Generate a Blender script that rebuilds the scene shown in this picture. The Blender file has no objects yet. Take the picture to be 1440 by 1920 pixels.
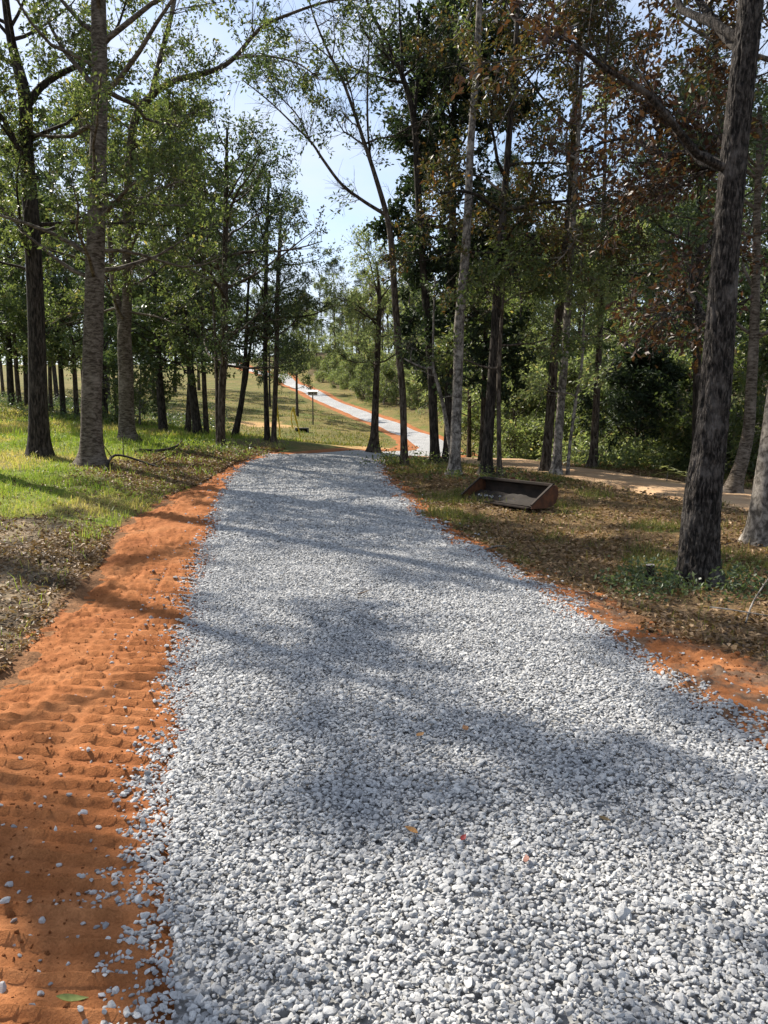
import bpy, bmesh, math
import numpy as np
from mathutils import Vector, Matrix

# ------------------------------------------------------------------ camera, sky, sun, exposure
scene = bpy.context.scene
COL = scene.collection
F_PX, CX, CY, PITCH, CAM_H = 1444.0, 720.0, 960.0, math.atan(185 / 1444.0), 1.6
cam = bpy.data.cameras.new('camera')
cam_o = bpy.data.objects.new('camera', cam)
COL.objects.link(cam_o)
cam_o.location = (0, 0, CAM_H)
cam_o.rotation_euler = (math.pi / 2 - PITCH, 0, 0)
cam.sensor_fit = 'HORIZONTAL'
cam.sensor_width = 36.0
cam.lens = 36.0 * F_PX / 1440.0
cam.clip_start, cam.clip_end = 0.05, 3000
scene.camera = cam_o

SUN_EL = math.radians(42)
SUN_AZ = math.radians(-49)          # clockwise from +Y (negative = to the left)
world = bpy.data.worlds.new('World')
scene.world = world
world.use_nodes = True
wn = world.node_tree
wn.nodes.clear()
w_out = wn.nodes.new('ShaderNodeOutputWorld')
w_bg = wn.nodes.new('ShaderNodeBackground')
w_sky = wn.nodes.new('ShaderNodeTexSky')
w_sky.sky_type = 'NISHITA'
w_sky.sun_disc = False
w_sky.sun_elevation = SUN_EL
w_sky.sun_rotation = SUN_AZ
w_sky.air_density = 1.0
w_sky.dust_density = 0.8
w_sky.ozone_density = 1.2
w_bg.inputs['Strength'].default_value = 0.095
# thin high cloud veil in the sky
w_tc = wn.nodes.new('ShaderNodeTexCoord')
w_map = wn.nodes.new('ShaderNodeMapping')
w_map.inputs['Scale'].default_value = (2.2, 2.2, 5.5)
w_nz = wn.nodes.new('ShaderNodeTexNoise')
w_nz.inputs['Scale'].default_value = 1.7
w_nz.inputs['Detail'].default_value = 7
w_nz.inputs['Roughness'].default_value = 0.55
w_rp = wn.nodes.new('ShaderNodeValToRGB')
w_rp.color_ramp.elements[0].position = 0.28
w_rp.color_ramp.elements[0].color = (0, 0, 0, 1)
w_rp.color_ramp.elements[1].position = 0.60
w_rp.color_ramp.elements[1].color = (0.75, 0.75, 0.75, 1)
w_mx = wn.nodes.new('ShaderNodeMix')
w_mx.data_type = 'RGBA'
w_mx.inputs[7].default_value = (4.6, 5.0, 5.8, 1)
wn.links.new(w_tc.outputs['Generated'], w_map.inputs['Vector'])
wn.links.new(w_map.outputs[0], w_nz.inputs['Vector'])
wn.links.new(w_nz.outputs['Fac'], w_rp.inputs[0])
wn.links.new(w_rp.outputs[0], w_mx.inputs[0])
wn.links.new(w_sky.outputs[0], w_mx.inputs[6])
wn.links.new(w_mx.outputs[2], w_bg.inputs['Color'])
wn.links.new(w_bg.outputs[0], w_out.inputs['Surface'])

sun = bpy.data.lights.new('sun', 'SUN')
sun.energy = 5.0
sun.angle = math.radians(0.55)
sun.color = (1.0, 0.93, 0.82)
sun_o = bpy.data.objects.new('sun', sun)
COL.objects.link(sun_o)
SUN_DIR = Vector((math.sin(SUN_AZ) * math.cos(SUN_EL), math.cos(SUN_AZ) * math.cos(SUN_EL), math.sin(SUN_EL)))
sun_o.rotation_euler = SUN_DIR.to_track_quat('Z', 'Y').to_euler()
sun_o.location = (-20, 20, 30)

vs = scene.view_settings
vs.view_transform = 'Standard'
vs.look = 'None'
vs.gamma = 1.0
vs.exposure = 1.05
vs.use_curve_mapping = False
scene.cycles.max_bounces = 6
scene.cycles.diffuse_bounces = 3
scene.cycles.glossy_bounces = 2
scene.cycles.transmission_bounces = 4
scene.cycles.transparent_max_bounces = 4

# ------------------------------------------------------------------ helpers
RNG = np.random.default_rng(11)
_T = np.random.default_rng(5).random((256, 256))

def vnoise(x, y, f=1.0, o=0):
    x = np.asarray(x, float) * f + 37.3 * o + 1000
    y = np.asarray(y, float) * f + 91.7 * o + 1000
    ix = np.floor(x).astype(int); iy = np.floor(y).astype(int)
    fx = x - ix; fy = y - iy
    fx = fx * fx * (3 - 2 * fx); fy = fy * fy * (3 - 2 * fy)
    a = _T[ix & 255, iy & 255]; b = _T[(ix + 1) & 255, iy & 255]
    c = _T[ix & 255, (iy + 1) & 255]; d = _T[(ix + 1) & 255, (iy + 1) & 255]
    return (a * (1 - fx) + b * fx) * (1 - fy) + (c * (1 - fx) + d * fx) * fy

def fbm(x, y, f=1.0, n=4, o=0):
    s, a, t = 0.0, 1.0, 0.0
    for k in range(n):
        s = s + a * vnoise(x, y, f * 2.03 ** k, o + k * 3)
        t += a
        a *= 0.5
    return s / t

def smooth(a, b, x):
    t = np.clip((np.asarray(x, float) - a) / (b - a), 0, 1)
    return t * t * (3 - 2 * t)

def ray(px, py):
    u = (CY - py) / F_PX
    d = np.array([(px - CX) / F_PX, math.cos(PITCH) + math.sin(PITCH) * u, -math.sin(PITCH) + math.cos(PITCH) * u])
    return d

def at(px, py, Y):
    """world point seen at that place of the photograph, at the distance Y ahead"""
    d = ray(px, py)
    t = Y / d[1]
    return np.array([d[0] * t, Y, CAM_H + d[2] * t])

# both edges of the drive beyond the rise
FAR_EDGES = [((500, 856, 21.3), (704, 876, 20.6)), ((545, 848, 23.6), (722, 862, 21.8)), ((610, 846, 26), (752, 858, 24)), ((680, 845, 29.5), (800, 856, 28)),
       ((735, 844, 34.5), (850, 856, 33)), ((768, 842, 40), (884, 855, 39)), ((775, 836, 46), (878, 848, 46)), ((760, 826, 54), (840, 826, 54)),
       ((716, 806, 62), (784, 806, 62)), ((670, 786, 70), (730, 786, 70)), ((620, 764, 80), (671, 764, 80)), ((577, 744, 90), (623, 744, 90)),
       ((550, 730, 110), (590, 730, 110)), ((527, 718, 130), (560, 718, 130)), ((490, 704, 150), (520, 704, 150)), ((455, 693, 170), (482, 693, 170)), ((400, 684, 200), (424, 684, 200))]

# ---- terrain: smooth surface through surveyed points (X, Y, Z)
_cp = []
for X in (-14, -9, -5, -2.5, 0, 2.5, 5, 9, 14):
    for Y in (-12, -4, 2, 7):
        z = 0.0
        if X < -3: z += 0.05 * (-X - 3) * (0.6 + Y * 0.04)
        if X > 3: z += 0.012 * (X - 3)
        _cp.append((X, Y, z))
for px, py, Y in [
    (172, 868, 16.5), (75, 858, 18), (240, 823, 22), (413, 842, 24), (440, 822, 29), (506, 822, 28.5), (-150, 880, 15),
    (25, 762, 40), (120, 780, 38), (197, 788, 36), (305, 807, 32), (371, 818, 30), (-200, 800, 30),
    (600, 856, 21), (480, 870, 19), (440, 915, 14.5), (620, 930, 13.6), (620, 850, 25), (700, 848, 27.5),
   
    (586, 797, 60), (565, 803, 55), (555, 832, 42), (500, 800, 55), (620, 790, 62),
    (470, 745, 85), (400, 735, 90), (330, 755, 70), (200, 740, 80), (60, 735, 80), (300, 700, 140),
    (757, 874, 19.5), (840, 868, 22), (852, 890, 17.3), (911, 890, 17.5), (1020, 884, 18.5), (1110, 878, 21), (740, 920, 15),
    (1000, 880, 20), (1200, 905, 17.5), (1380, 935, 15), (1000, 960, 12.5), (880, 940, 13.3), (1310, 1098, 7.2), (1425, 1018, 9.4),
    (1375, 925, 15), (1100, 862, 26), (1300, 880, 22), (1010, 848, 36), (935, 843, 50), (820, 770, 70), (760, 750, 85), (680, 725, 105), (600, 690, 140),
    (1100, 790, 50), (1300, 800, 45), (1500, 850, 32), (1000, 730, 80), (900, 690, 110), (700, 670, 160), (540, 660, 200), (1250, 730, 80), (1600, 760, 60),
]:
    p = at(px, py, Y)
    _cp.append(tuple(p))
for a_, b_ in FAR_EDGES[3:]:
    _cp.append(tuple(at(*a_))); _cp.append(tuple(at(*b_)))
_cp += [tuple(at(870, 862, 29)), tuple(at(905, 860, 34)), tuple(at(930, 858, 40))]
for X, Y, z in [(-60, 40, 2.5), (-100, 100, 6), (-90, 200, 14), (0, 260, 18), (90, 200, 14), (110, 100, 7), (70, 40, 2), (60, 0, 1), (-60, 0, 2),
                (-150, 420, 22), (0, 420, 24), (150, 420, 22), (-250, 200, 14), (250, 200, 14), (250, -20, 2), (-250, -20, 4), (0, -40, 0)]:
    _cp.append((X, Y, z))
_cp = np.array(_cp)
_C2 = 3.0 ** 2

def _phi(dx, dy):
    return np.sqrt(dx * dx + dy * dy + _C2)

def _fit():
    n = len(_cp)
    A = np.zeros((n + 3, n + 3))
    A[:n, :n] = _phi(_cp[:, None, 0] - _cp[None, :, 0], _cp[:, None, 1] - _cp[None, :, 1]) - 0.12 * np.eye(n)
    A[:n, n] = 1; A[:n, n + 1] = _cp[:, 0]; A[:n, n + 2] = _cp[:, 1]
    A[n:, :n] = A[:n, n:].T
    b = np.zeros(n + 3); b[:n] = _cp[:, 2]
    return np.linalg.solve(A, b)
_W = _fit()

def terrain(x, y):
    x = np.atleast_1d(np.asarray(x, float)); y = np.atleast_1d(np.asarray(y, float))
    out = np.empty(x.size)
    xf, yf = x.ravel(), y.ravel()
    n = len(_cp)
    for i in range(0, x.size, 20000):
        s = slice(i, i + 20000)
        out[s] = _phi(xf[s, None] - _cp[None, :, 0], yf[s, None] - _cp[None, :, 1]) @ _W[:n] + _W[n] + _W[n + 1] * xf[s] + _W[n + 2] * yf[s]
    return out.reshape(x.shape)

def tz(x, y):
    return float(terrain([x], [y])[0])

def ground_at(px, py, y0=1.0, y1=60.0):
    """first point where the line of sight meets the terrain"""
    d = ray(px, py)
    Y = np.linspace(y0, y1, 1500)
    t = Y / d[1]
    dz = CAM_H + d[2] * t - terrain(d[0] * t, Y)
    k = int(np.argmax(dz < 0))
    if dz[k] >= 0: k = len(Y) - 1
    return np.array([d[0] * t[k], Y[k], 0.0])

# ---- mesh building
def mk(name, verts, faces, mat, parent=None, smooth_sh=False, mat_idx=None, attrs=None, loc=None):
    """faces: list of int arrays (n,3) or (n,4). mat: material or list"""
    me = bpy.data.meshes.new(name)
    verts = np.asarray(verts, np.float32)
    me.vertices.add(len(verts))
    me.vertices.foreach_set('co', verts.ravel())
    fl = [np.asarray(f, np.int32) for f in faces if len(f)]
    tot = np.concatenate([np.full(len(f), f.shape[1], np.int32) for f in fl])
    li = np.concatenate([f.ravel() for f in fl])
    st = np.concatenate([[0], np.cumsum(tot)[:-1]]).astype(np.int32)
    me.loops.add(len(li)); me.loops.foreach_set('vertex_index', li)
    me.polygons.add(len(tot)); me.polygons.foreach_set('loop_start', st); me.polygons.foreach_set('loop_total', tot)
    me.polygons.foreach_set('use_smooth', np.full(len(tot), smooth_sh, bool))
    for m in (mat if isinstance(mat, (list, tuple)) else [mat]):
        me.materials.append(m)
    if mat_idx is not None:
        me.polygons.foreach_set('material_index', np.asarray(mat_idx, np.int32))
    if attrs:
        for an, (typ, dom, arr) in attrs.items():
            a = me.attributes.new(an, typ, dom)
            key = 'vector' if typ == 'FLOAT_VECTOR' else ('color' if typ == 'FLOAT_COLOR' else 'value')
            a.data.foreach_set(key, np.asarray(arr).ravel())
    me.update(calc_edges=True)
    me.validate()
    o = bpy.data.objects.new(name, me)
    COL.objects.link(o)
    if parent is not None: o.parent = parent
    if loc is not None: o.location = loc
    return o

def tag(o, label, cat=None, group=None, kind=None):
    if label: o['label'] = label
    if cat: o['category'] = cat
    if group: o['group'] = group
    if kind: o['kind'] = kind
    return o

def empty(name, loc, rz=0.0):
    o = bpy.data.objects.new(name, None)
    COL.objects.link(o)
    o.location = loc
    o.rotation_euler = (0, 0, rz)
    o.empty_display_size = 0.2
    return o

def copy_tree(src, loc, rz, sc):
    r = src.copy(); COL.objects.link(r)
    r.location = loc; r.rotation_euler = (0, 0, rz); r.scale = (sc, sc, sc)
    for ch in list(src.children):
        c = ch.copy(); COL.objects.link(c); c.parent = r
        for g in ch.children:
            d = g.copy(); COL.objects.link(d); d.parent = c
    return r

def bm_obj(name, bm, mat, parent=None, smooth_sh=False):
    me = bpy.data.meshes.new(name)
    bm.to_mesh(me); bm.free()
    me.materials.append(mat)
    if smooth_sh:
        for p in me.polygons: p.use_smooth = True
    o = bpy.data.objects.new(name, me)
    COL.objects.link(o)
    if parent is not None: o.parent = parent
    return o

# ---- materials
class NT:
    def __init__(s, name):
        s.m = bpy.data.materials.new(name); s.m.use_nodes = True
        s.t = s.m.node_tree; s.t.nodes.clear()
        s.out = s.t.nodes.new('ShaderNodeOutputMaterial')
    def n(s, typ, **kw):
        nd = s.t.nodes.new('ShaderNode' + typ)
        for k, v in kw.items():
            if k in nd.inputs: nd.inputs[k].default_value = v
            else: setattr(nd, k, v)
        return nd
    def l(s, a, b): s.t.links.new(a, b)
    def noise(s, vec, scale, detail=4, rough=0.55, dist=0.0):
        nd = s.n('TexNoise'); nd.inputs['Scale'].default_value = scale; nd.inputs['Detail'].default_value = detail
        nd.inputs['Roughness'].default_value = rough; nd.inputs['Distortion'].default_value = dist
        if vec is not None: s.l(vec, nd.inputs['Vector'])
        return nd.outputs['Fac']
    def ramp(s, fac, stops):
        nd = s.n('ValToRGB'); e = nd.color_ramp.elements
        while len(e) < len(stops): e.new(0.5)
        for el, (p, c) in zip(e, stops):
            el.position = p; el.color = (c[0], c[1], c[2], 1) if not np.isscalar(c) else (c, c, c, 1)
        s.l(fac, nd.inputs[0]); return nd.outputs[0]
    def mix(s, fac, a, b, blend='MIX'):
        nd = s.n('Mix'); nd.data_type = 'RGBA'; nd.blend_type = blend
        for sock, v in ((nd.inputs[0], fac), (nd.inputs[6], a), (nd.inputs[7], b)):
            if hasattr(v, 'is_linked'): s.l(v, sock)
            elif np.isscalar(v): sock.default_value = v
            else: sock.default_value = (v[0], v[1], v[2], 1)
        return nd.outputs[2]
    def mapping(s, vec, scale):
        nd = s.n('Mapping'); nd.inputs['Scale'].default_value = scale; s.l(vec, nd.inputs['Vector']); return nd.outputs[0]
    def bump(s, h, strength, dist, normal=None):
        nd = s.n('Bump'); nd.inputs['Strength'].default_value = strength; nd.inputs['Distance'].default_value = dist
        s.l(h, nd.inputs['Height'])
        if normal is not None: s.l(normal, nd.inputs['Normal'])
        return nd.outputs[0]
    def principled(s, color, rough=0.8, spec=0.3, normal=None, metallic=0.0):
        nd = s.n('BsdfPrincipled')
        if hasattr(color, 'is_linked'): s.l(color, nd.inputs['Base Color'])
        else: nd.inputs['Base Color'].default_value = (*color, 1)
        if hasattr(rough, 'is_linked'): s.l(rough, nd.inputs['Roughness'])
        else: nd.inputs['Roughness'].default_value = rough
        nd.inputs['Specular IOR Level'].default_value = spec
        nd.inputs['Metallic'].default_value = metallic
        if normal is not None: s.l(normal, nd.inputs['Normal'])
        return nd.outputs[0]
    def done(s, sh): s.l(sh, s.out.inputs['Surface']); return s.m
    def obj(s): return s.n('TexCoord').outputs['Object']
    def attr(s, name):
        nd = s.n('Attribute'); nd.attribute_name = name; return nd

def leaf_mat(name, stops, trans=0.5, rough=0.46, spec=0.38):
    t = NT(name)
    a = t.attr('tint')
    col = t.ramp(a.outputs['Fac'], stops)
    p = t.principled(col, rough, spec)
    tr = t.n('BsdfTranslucent')
    tcol = t.mix(1.0, col, (1.5, 1.55, 0.9), 'MULTIPLY')
    t.l(tcol, tr.inputs['Color'])
    mx = t.n('MixShader'); mx.inputs[0].default_value = trans
    t.l(p, mx.inputs[1]); t.l(tr.outputs[0], mx.inputs[2])
    return t.done(mx.outputs[0])

M = {}
M['leaf_olive'] = leaf_mat('leaf_olive', [(0, (0.0439, 0.0631, 0.0248)), (0.5, (0.0856, 0.1122, 0.043)), (0.88, (0.144, 0.16, 0.0641)), (1, (0.222, 0.19, 0.0729))])
M['leaf_dark'] = leaf_mat('leaf_dark', [(0, (0.0347, 0.0534, 0.0254)), (0.6, (0.0676, 0.0968, 0.0444)), (1, (0.1197, 0.1431, 0.065))], trans=0.36)
M['leaf_cedar'] = leaf_mat('leaf_cedar', [(0, (0.0182, 0.0312, 0.0154)), (0.7, (0.0344, 0.0539, 0.0251)), (1, (0.0563, 0.0743, 0.0333))], trans=0.25, rough=0.6, spec=0.3)
M['leaf_rust'] = leaf_mat('leaf_rust', [(0, (0.032, 0.042, 0.016)), (0.45, (0.06, 0.06, 0.022)), (0.7, (0.085, 0.055, 0.022)), (0.9, (0.105, 0.045, 0.02)), (1, (0.19, 0.1, 0.03))], trans=0.42)
M['leaf_brown'] = leaf_mat('leaf_brown', [(0, (0.0252, 0.0188, 0.0098)), (0.4, (0.0483, 0.0236, 0.0134)), (0.8, (0.067, 0.0287, 0.0159)), (1, (0.0621, 0.0579, 0.0217))], trans=0.38)
M['leaf_light'] = leaf_mat('leaf_light', [(0, (0.1099, 0.1432, 0.0643)), (0.5, (0.1811, 0.2214, 0.102)), (0.9, (0.2608, 0.2742, 0.1335)), (1, (0.3714, 0.3044, 0.1569))], trans=0.45)
M['litter'] = leaf_mat('litter', [(0, (0.060, 0.035, 0.018)), (0.4, (0.15, 0.088, 0.042)), (0.75, (0.27, 0.17, 0.085)), (1, (0.38, 0.26, 0.15))], trans=0.15, rough=0.6, spec=0.3)
M['blade'] = leaf_mat('blade', [(0, (0.085, 0.14, 0.022)), (0.5, (0.19, 0.25, 0.042)), (0.8, (0.29, 0.28, 0.075)), (1, (0.42, 0.34, 0.15))], trans=0.45, rough=0.5, spec=0.3)
M['blade_dry'] = leaf_mat('blade_dry', [(0, (0.055, 0.075, 0.016)), (0.5, (0.12, 0.13, 0.035)), (1, (0.29, 0.22, 0.10))], trans=0.35, rough=0.6, spec=0.2)

def bark_mat(name, dark, mid, light, lichen=0.3, zs=0.22, sc=24.0, bump=0.9, dist=0.02):
    t = NT(name)
    v = t.obj()
    m1 = t.mapping(v, (1, 1, zs))
    n1 = t.noise(m1, sc, 8, 0.62, 0.5)
    n2 = t.noise(v, 3.2, 4, 0.6)
    n3 = t.noise(v, 60, 3, 0.6)
    c = t.ramp(n1, [(0.40, dark), (0.50, mid), (0.62, light)])
    li = t.ramp(n2, [(0.52, 0.0), (0.66, 1.0)])
    f = t.n('Math', operation='MULTIPLY'); t.l(li, f.inputs[0]); f.inputs[1].default_value = lichen
    c = t.mix(f.outputs[0], c, tuple(min(0.6, x * 1.7 + 0.03) for x in light))
    c = t.mix(0.35, c, t.ramp(n3, [(0.3, 0.35), (0.7, 1.0)]), 'MULTIPLY')
    b1 = t.bump(n1, bump, dist)
    b2 = t.bump(n3, 0.35, dist * 0.3, b1)
    return t.done(t.principled(c, 0.9, 0.15, b2))

M['bark_brown'] = bark_mat('bark_brown', (0.022, 0.016, 0.011), (0.065, 0.049, 0.036), (0.13, 0.105, 0.082))
M['bark_dark'] = bark_mat('bark_dark', (0.012, 0.010, 0.008), (0.034, 0.027, 0.021), (0.075, 0.062, 0.050), lichen=0.15)
M['bark_grey'] = bark_mat('bark_grey', (0.06, 0.052, 0.044), (0.15, 0.13, 0.11), (0.28, 0.25, 0.215), lichen=0.5, zs=0.8, sc=14, bump=0.5, dist=0.01)
M['bark_oak'] = bark_mat('bark_oak', (0.009, 0.008, 0.007), (0.034, 0.028, 0.024), (0.095, 0.082, 0.072), lichen=0.5, zs=0.3, sc=40, bump=1.0, dist=0.035)
M['bark_ring'] = bark_mat('bark_ring', (0.045, 0.034, 0.024), (0.10, 0.080, 0.060), (0.17, 0.14, 0.112), lichen=0.35, zs=3.0, sc=9, bump=0.5, dist=0.012)

# ground cover: colours painted by zone (what grows or lies there) and broken up with noise
def ground_mat():
    t = NT('ground_cover')
    v = t.obj()
    z = t.attr('zone').outputs['Color']
    n1 = t.noise(v, 1.3, 6, 0.65)
    n2 = t.noise(v, 9.0, 5, 0.65)
    n3 = t.noise(v, 48.0, 4, 0.7)
    c = t.mix(1.0, z, t.ramp(n1, [(0.3, (0.72, 0.72, 0.72)), (0.7, (1.25, 1.22, 1.15))]), 'MULTIPLY')
    c = t.mix(1.0, c, t.ramp(n2, [(0.3, (0.62, 0.62, 0.60)), (0.7, (1.30, 1.27, 1.22))]), 'MULTIPLY')
    c = t.mix(1.0, c, t.ramp(n3, [(0.3, (0.55, 0.55, 0.55)), (0.72, (1.45, 1.42, 1.35))]), 'MULTIPLY')
    b = t.bump(n3, 0.6, 0.03)
    b = t.bump(n2, 0.6, 0.08, b)
    return t.done(t.principled(c, 0.95, 0.1, b))
M['ground'] = ground_mat()

def clay_mat(name='red_clay', mixed=False):
    t = NT(name)
    v = t.obj()
    n1 = t.noise(v, 1.6, 5, 0.6); n2 = t.noise(v, 14, 5, 0.6); n3 = t.noise(v, 120, 4, 0.7)
    c = t.ramp(n1, [(0.3, (0.24, 0.088, 0.034)), (0.5, (0.33, 0.128, 0.048)), (0.72, (0.41, 0.182, 0.078))])
    c = t.mix(0.55, c, t.ramp(n2, [(0.3, (0.60, 0.55, 0.50)), (0.7, (1.25, 1.25, 1.25))]), 'MULTIPLY')
    c = t.mix(0.7, c, t.ramp(n3, [(0.3, (0.62, 0.60, 0.58)), (0.7, (1.25, 1.25, 1.25))]), 'MULTIPLY')
    if mixed:
        n4 = t.noise(v, 2.4, 6, 0.65)
        c = t.mix(t.ramp(n4, [(0.46, 0.0), (0.56, 0.85)]), c, t.ramp(n2, [(0.3, (0.05, 0.036, 0.026)), (0.7, (0.16, 0.115, 0.08))]))
    b = t.bump(n3, 0.8, 0.008)
    b = t.bump(n2, 0.5, 0.015, b)
    return t.done(t.principled(c, 0.95, 0.08, b))
M['clay'] = clay_mat()
M['clay_mixed'] = clay_mat('clay_with_soil', True)

def gravel_mat():
    t = NT('crushed_stone_bed')
    v = t.obj()
    vo = t.n('TexVoronoi'); vo.inputs['Scale'].default_value = 26; t.l(v, vo.inputs['Vector'])
    rr = t.n('SeparateColor'); t.l(vo.outputs['Color'], rr.inputs[0])
    n1 = t.noise(v, 0.8, 4, 0.6)
    c = t.ramp(rr.outputs[0], [(0.0, (0.29, 0.289, 0.288)), (0.5, (0.42, 0.418, 0.413)), (1.0, (0.53, 0.522, 0.507))])
    c = t.mix(1.0, c, t.ramp(vo.outputs['Distance'], [(0.2, (1.05, 1.05, 1.05)), (0.75, (0.62, 0.62, 0.62))]), 'MULTIPLY')
    c = t.mix(1.0, c, t.ramp(n1, [(0.3, (0.85, 0.85, 0.85)), (0.7, (1.1, 1.1, 1.1))]), 'MULTIPLY')
    inv = t.n('Math', operation='SUBTRACT'); inv.inputs[0].default_value = 1.0; t.l(vo.outputs['Distance'], inv.inputs[1])
    b = t.bump(inv.outputs[0], 1.0, 0.02)
    return t.done(t.principled(c, 0.9, 0.2, b))
M['gravel_bed'] = gravel_mat()

def stone_mat():
    t = NT('crushed_limestone')
    oi = t.n('ObjectInfo')
    v = t.obj()
    n1 = t.noise(v, 2.6, 4, 0.6); n2 = t.noise(v, 9, 4, 0.65)
    c = t.ramp(oi.outputs['Random'], [(0.0, (0.21, 0.21, 0.213)), (0.3, (0.325, 0.324, 0.323)), (0.75, (0.415, 0.412, 0.406)), (1.0, (0.55, 0.542, 0.525))])
    c = t.mix(0.8, c, t.ramp(n1, [(0.3, (0.78, 0.78, 0.78)), (0.7, (1.15, 1.15, 1.14))]), 'MULTIPLY')
    c = t.mix(0.5, c, t.ramp(n2, [(0.3, (0.8, 0.8, 0.8)), (0.7, (1.1, 1.1, 1.1))]), 'MULTIPLY')
    b = t.bump(n2, 0.22, 0.03)
    return t.done(t.principled(c, 0.85, 0.25, b))
M['stone'] = stone_mat()

def sand_mat():
    t = NT('pale_sand')
    v = t.obj()
    n1 = t.noise(v, 1.2, 5, 0.6); n2 = t.noise(v, 22, 5, 0.7)
    c = t.ramp(n1, [(0.3, (0.34, 0.21, 0.115)), (0.7, (0.52, 0.36, 0.22))])
    c = t.mix(0.7, c, t.ramp(n2, [(0.3, (0.6, 0.58, 0.55)), (0.7, (1.2, 1.2, 1.2))]), 'MULTIPLY')
    return t.done(t.principled(c, 0.95, 0.1, t.bump(n2, 0.5, 0.03)))
M['sand'] = sand_mat()

def plain_mat(name, c0, c1, scale=8, rough=0.8, spec=0.3, metallic=0.0, bump=0.3):
    t = NT(name)
    v = t.obj()
    n = t.noise(v, scale, 5, 0.65)
    return t.done(t.principled(t.ramp(n, [(0.35, c0), (0.65, c1)]), rough, spec, t.bump(n, bump, 0.01), metallic))
M['rust'] = plain_mat('rusty_steel', (0.045, 0.019, 0.010), (0.125, 0.048, 0.019), 9, 0.85, 0.3, 0.0, 0.4)
M['steel'] = plain_mat('worn_shaded_steel', (0.012, 0.009, 0.007), (0.036, 0.023, 0.016), 6, 0.8, 0.25, 0.0, 0.3)  # albedo lowered to carry the shade on the bucket walls
M['white'] = plain_mat('white_paint', (0.62, 0.62, 0.60), (0.80, 0.80, 0.78), 6, 0.5)
M['grey_wood'] = plain_mat('grey_wood', (0.20, 0.18, 0.16), (0.34, 0.31, 0.28), 12)
M['dark_pole'] = plain_mat('dark_pole', (0.03, 0.027, 0.024), (0.07, 0.06, 0.05), 10)
M['yellow'] = plain_mat('yellow_plastic', (0.48, 0.36, 0.03), (0.62, 0.48, 0.05), 5, 0.5)
M['concrete'] = plain_mat('old_concrete', (0.10, 0.09, 0.08), (0.20, 0.19, 0.17), 7)
M['black'] = plain_mat('hollow_shade', (0.012, 0.011, 0.010), (0.03, 0.027, 0.024), 7)  # near-black standing in for shade inside the culvert and birdhouse holes
M['clod'] = M['clay']

# ------------------------------------------------------------------ road plan (edges read off at ground level)
def gp(px, py, y0=1.0, y1=60): return ground_at(px, py, y0, y1)[:2]
NL = [gp(*p) for p in ((238, 1900), (236, 1750), (250, 1620), (272, 1480), (310, 1300), (350, 1150), (380, 1030), (400, 960), (425, 905), (462, 870), (500, 856))]
NR = [gp(*p) for p in ((1440, 1392), (1250, 1262), (1040, 1122), (950, 1070), (850, 1012), (800, 980), (745, 928), (712, 890))]
lY = np.array([p[1] for p in NL]); lX = np.array([p[0] for p in NL])
rY = np.array([p[1] for p in NR]); rX = np.array([p[0] for p in NR])
# extend behind the camera
lY = np.concatenate([[-6.0], lY]); lX = np.concatenate([[lX[0] - 0.25], lX])
sl = (rX[0] - rX[1]) / (rY[0] - rY[1])
rY = np.concatenate([[-6.0, 0.0], rY]); rX = np.concatenate([[2.75, 2.45], rX])
def Lx(y): return np.interp(y, lY, lX)
def Rx(y): return np.interp(y, rY, rX)
pairs = []
for y in np.arange(-6, 20.01, 0.5):
    pairs.append(((float(Lx(y)), y), (float(Rx(y)), y)))
def xy(px, py, Y):
    p = at(px, py, Y); return (p[0], p[1])
for a, b in FAR_EDGES:
    pairs.append((xy(*a), xy(*b)))
PL = np.array([p[0] for p in pairs]); PR = np.array([p[1] for p in pairs])

def resample(P, Q, step_near=0.25, step_far=1.0):
    """denser cross-sections through the pairs, Catmull-Rom"""
    outP, outQ = [], []
    n = len(P)
    for i in range(n - 1):
        k = max(1, int(np.hypot(*(P[i + 1] - P[i])) / (step_near if P[i][1] < 26 else step_far)))
        for j in range(k):
            t = j / k
            for src, dst in ((P, outP), (Q, outQ)):
                p0, p1, p2, p3 = src[max(i - 1, 0)], src[i], src[i + 1], src[min(i + 2, n - 1)]
                dst.append(0.5 * (2 * p1 + (p2 - p0) * t + (2 * p0 - 5 * p1 + 4 * p2 - p3) * t * t + (3 * p1 - p0 - 3 * p2 + p3) * t ** 3))
    outP.append(P[-1]); outQ.append(Q[-1])
    return np.array(outP), np.array(outQ)
SL_, SR_ = resample(PL, PR)
S_MID = (SL_ + SR_) / 2
S_W = np.hypot(*(SR_ - SL_).T)

def road_dist(x, y):
    """signed-ish: distance from the road's centre line divided by half-width"""
    x = np.asarray(x, float).ravel(); y = np.asarray(y, float).ravel()
    out = np.empty(x.size)
    for i in range(0, x.size, 20000):
        s = slice(i, i + 20000)
        d = np.hypot(x[s, None] - S_MID[None, :, 0], y[s, None] - S_MID[None, :, 1])
        k = d.argmin(1)
        out[s] = d[np.arange(len(k)), k] / (S_W[k] / 2)
    return out

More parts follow.
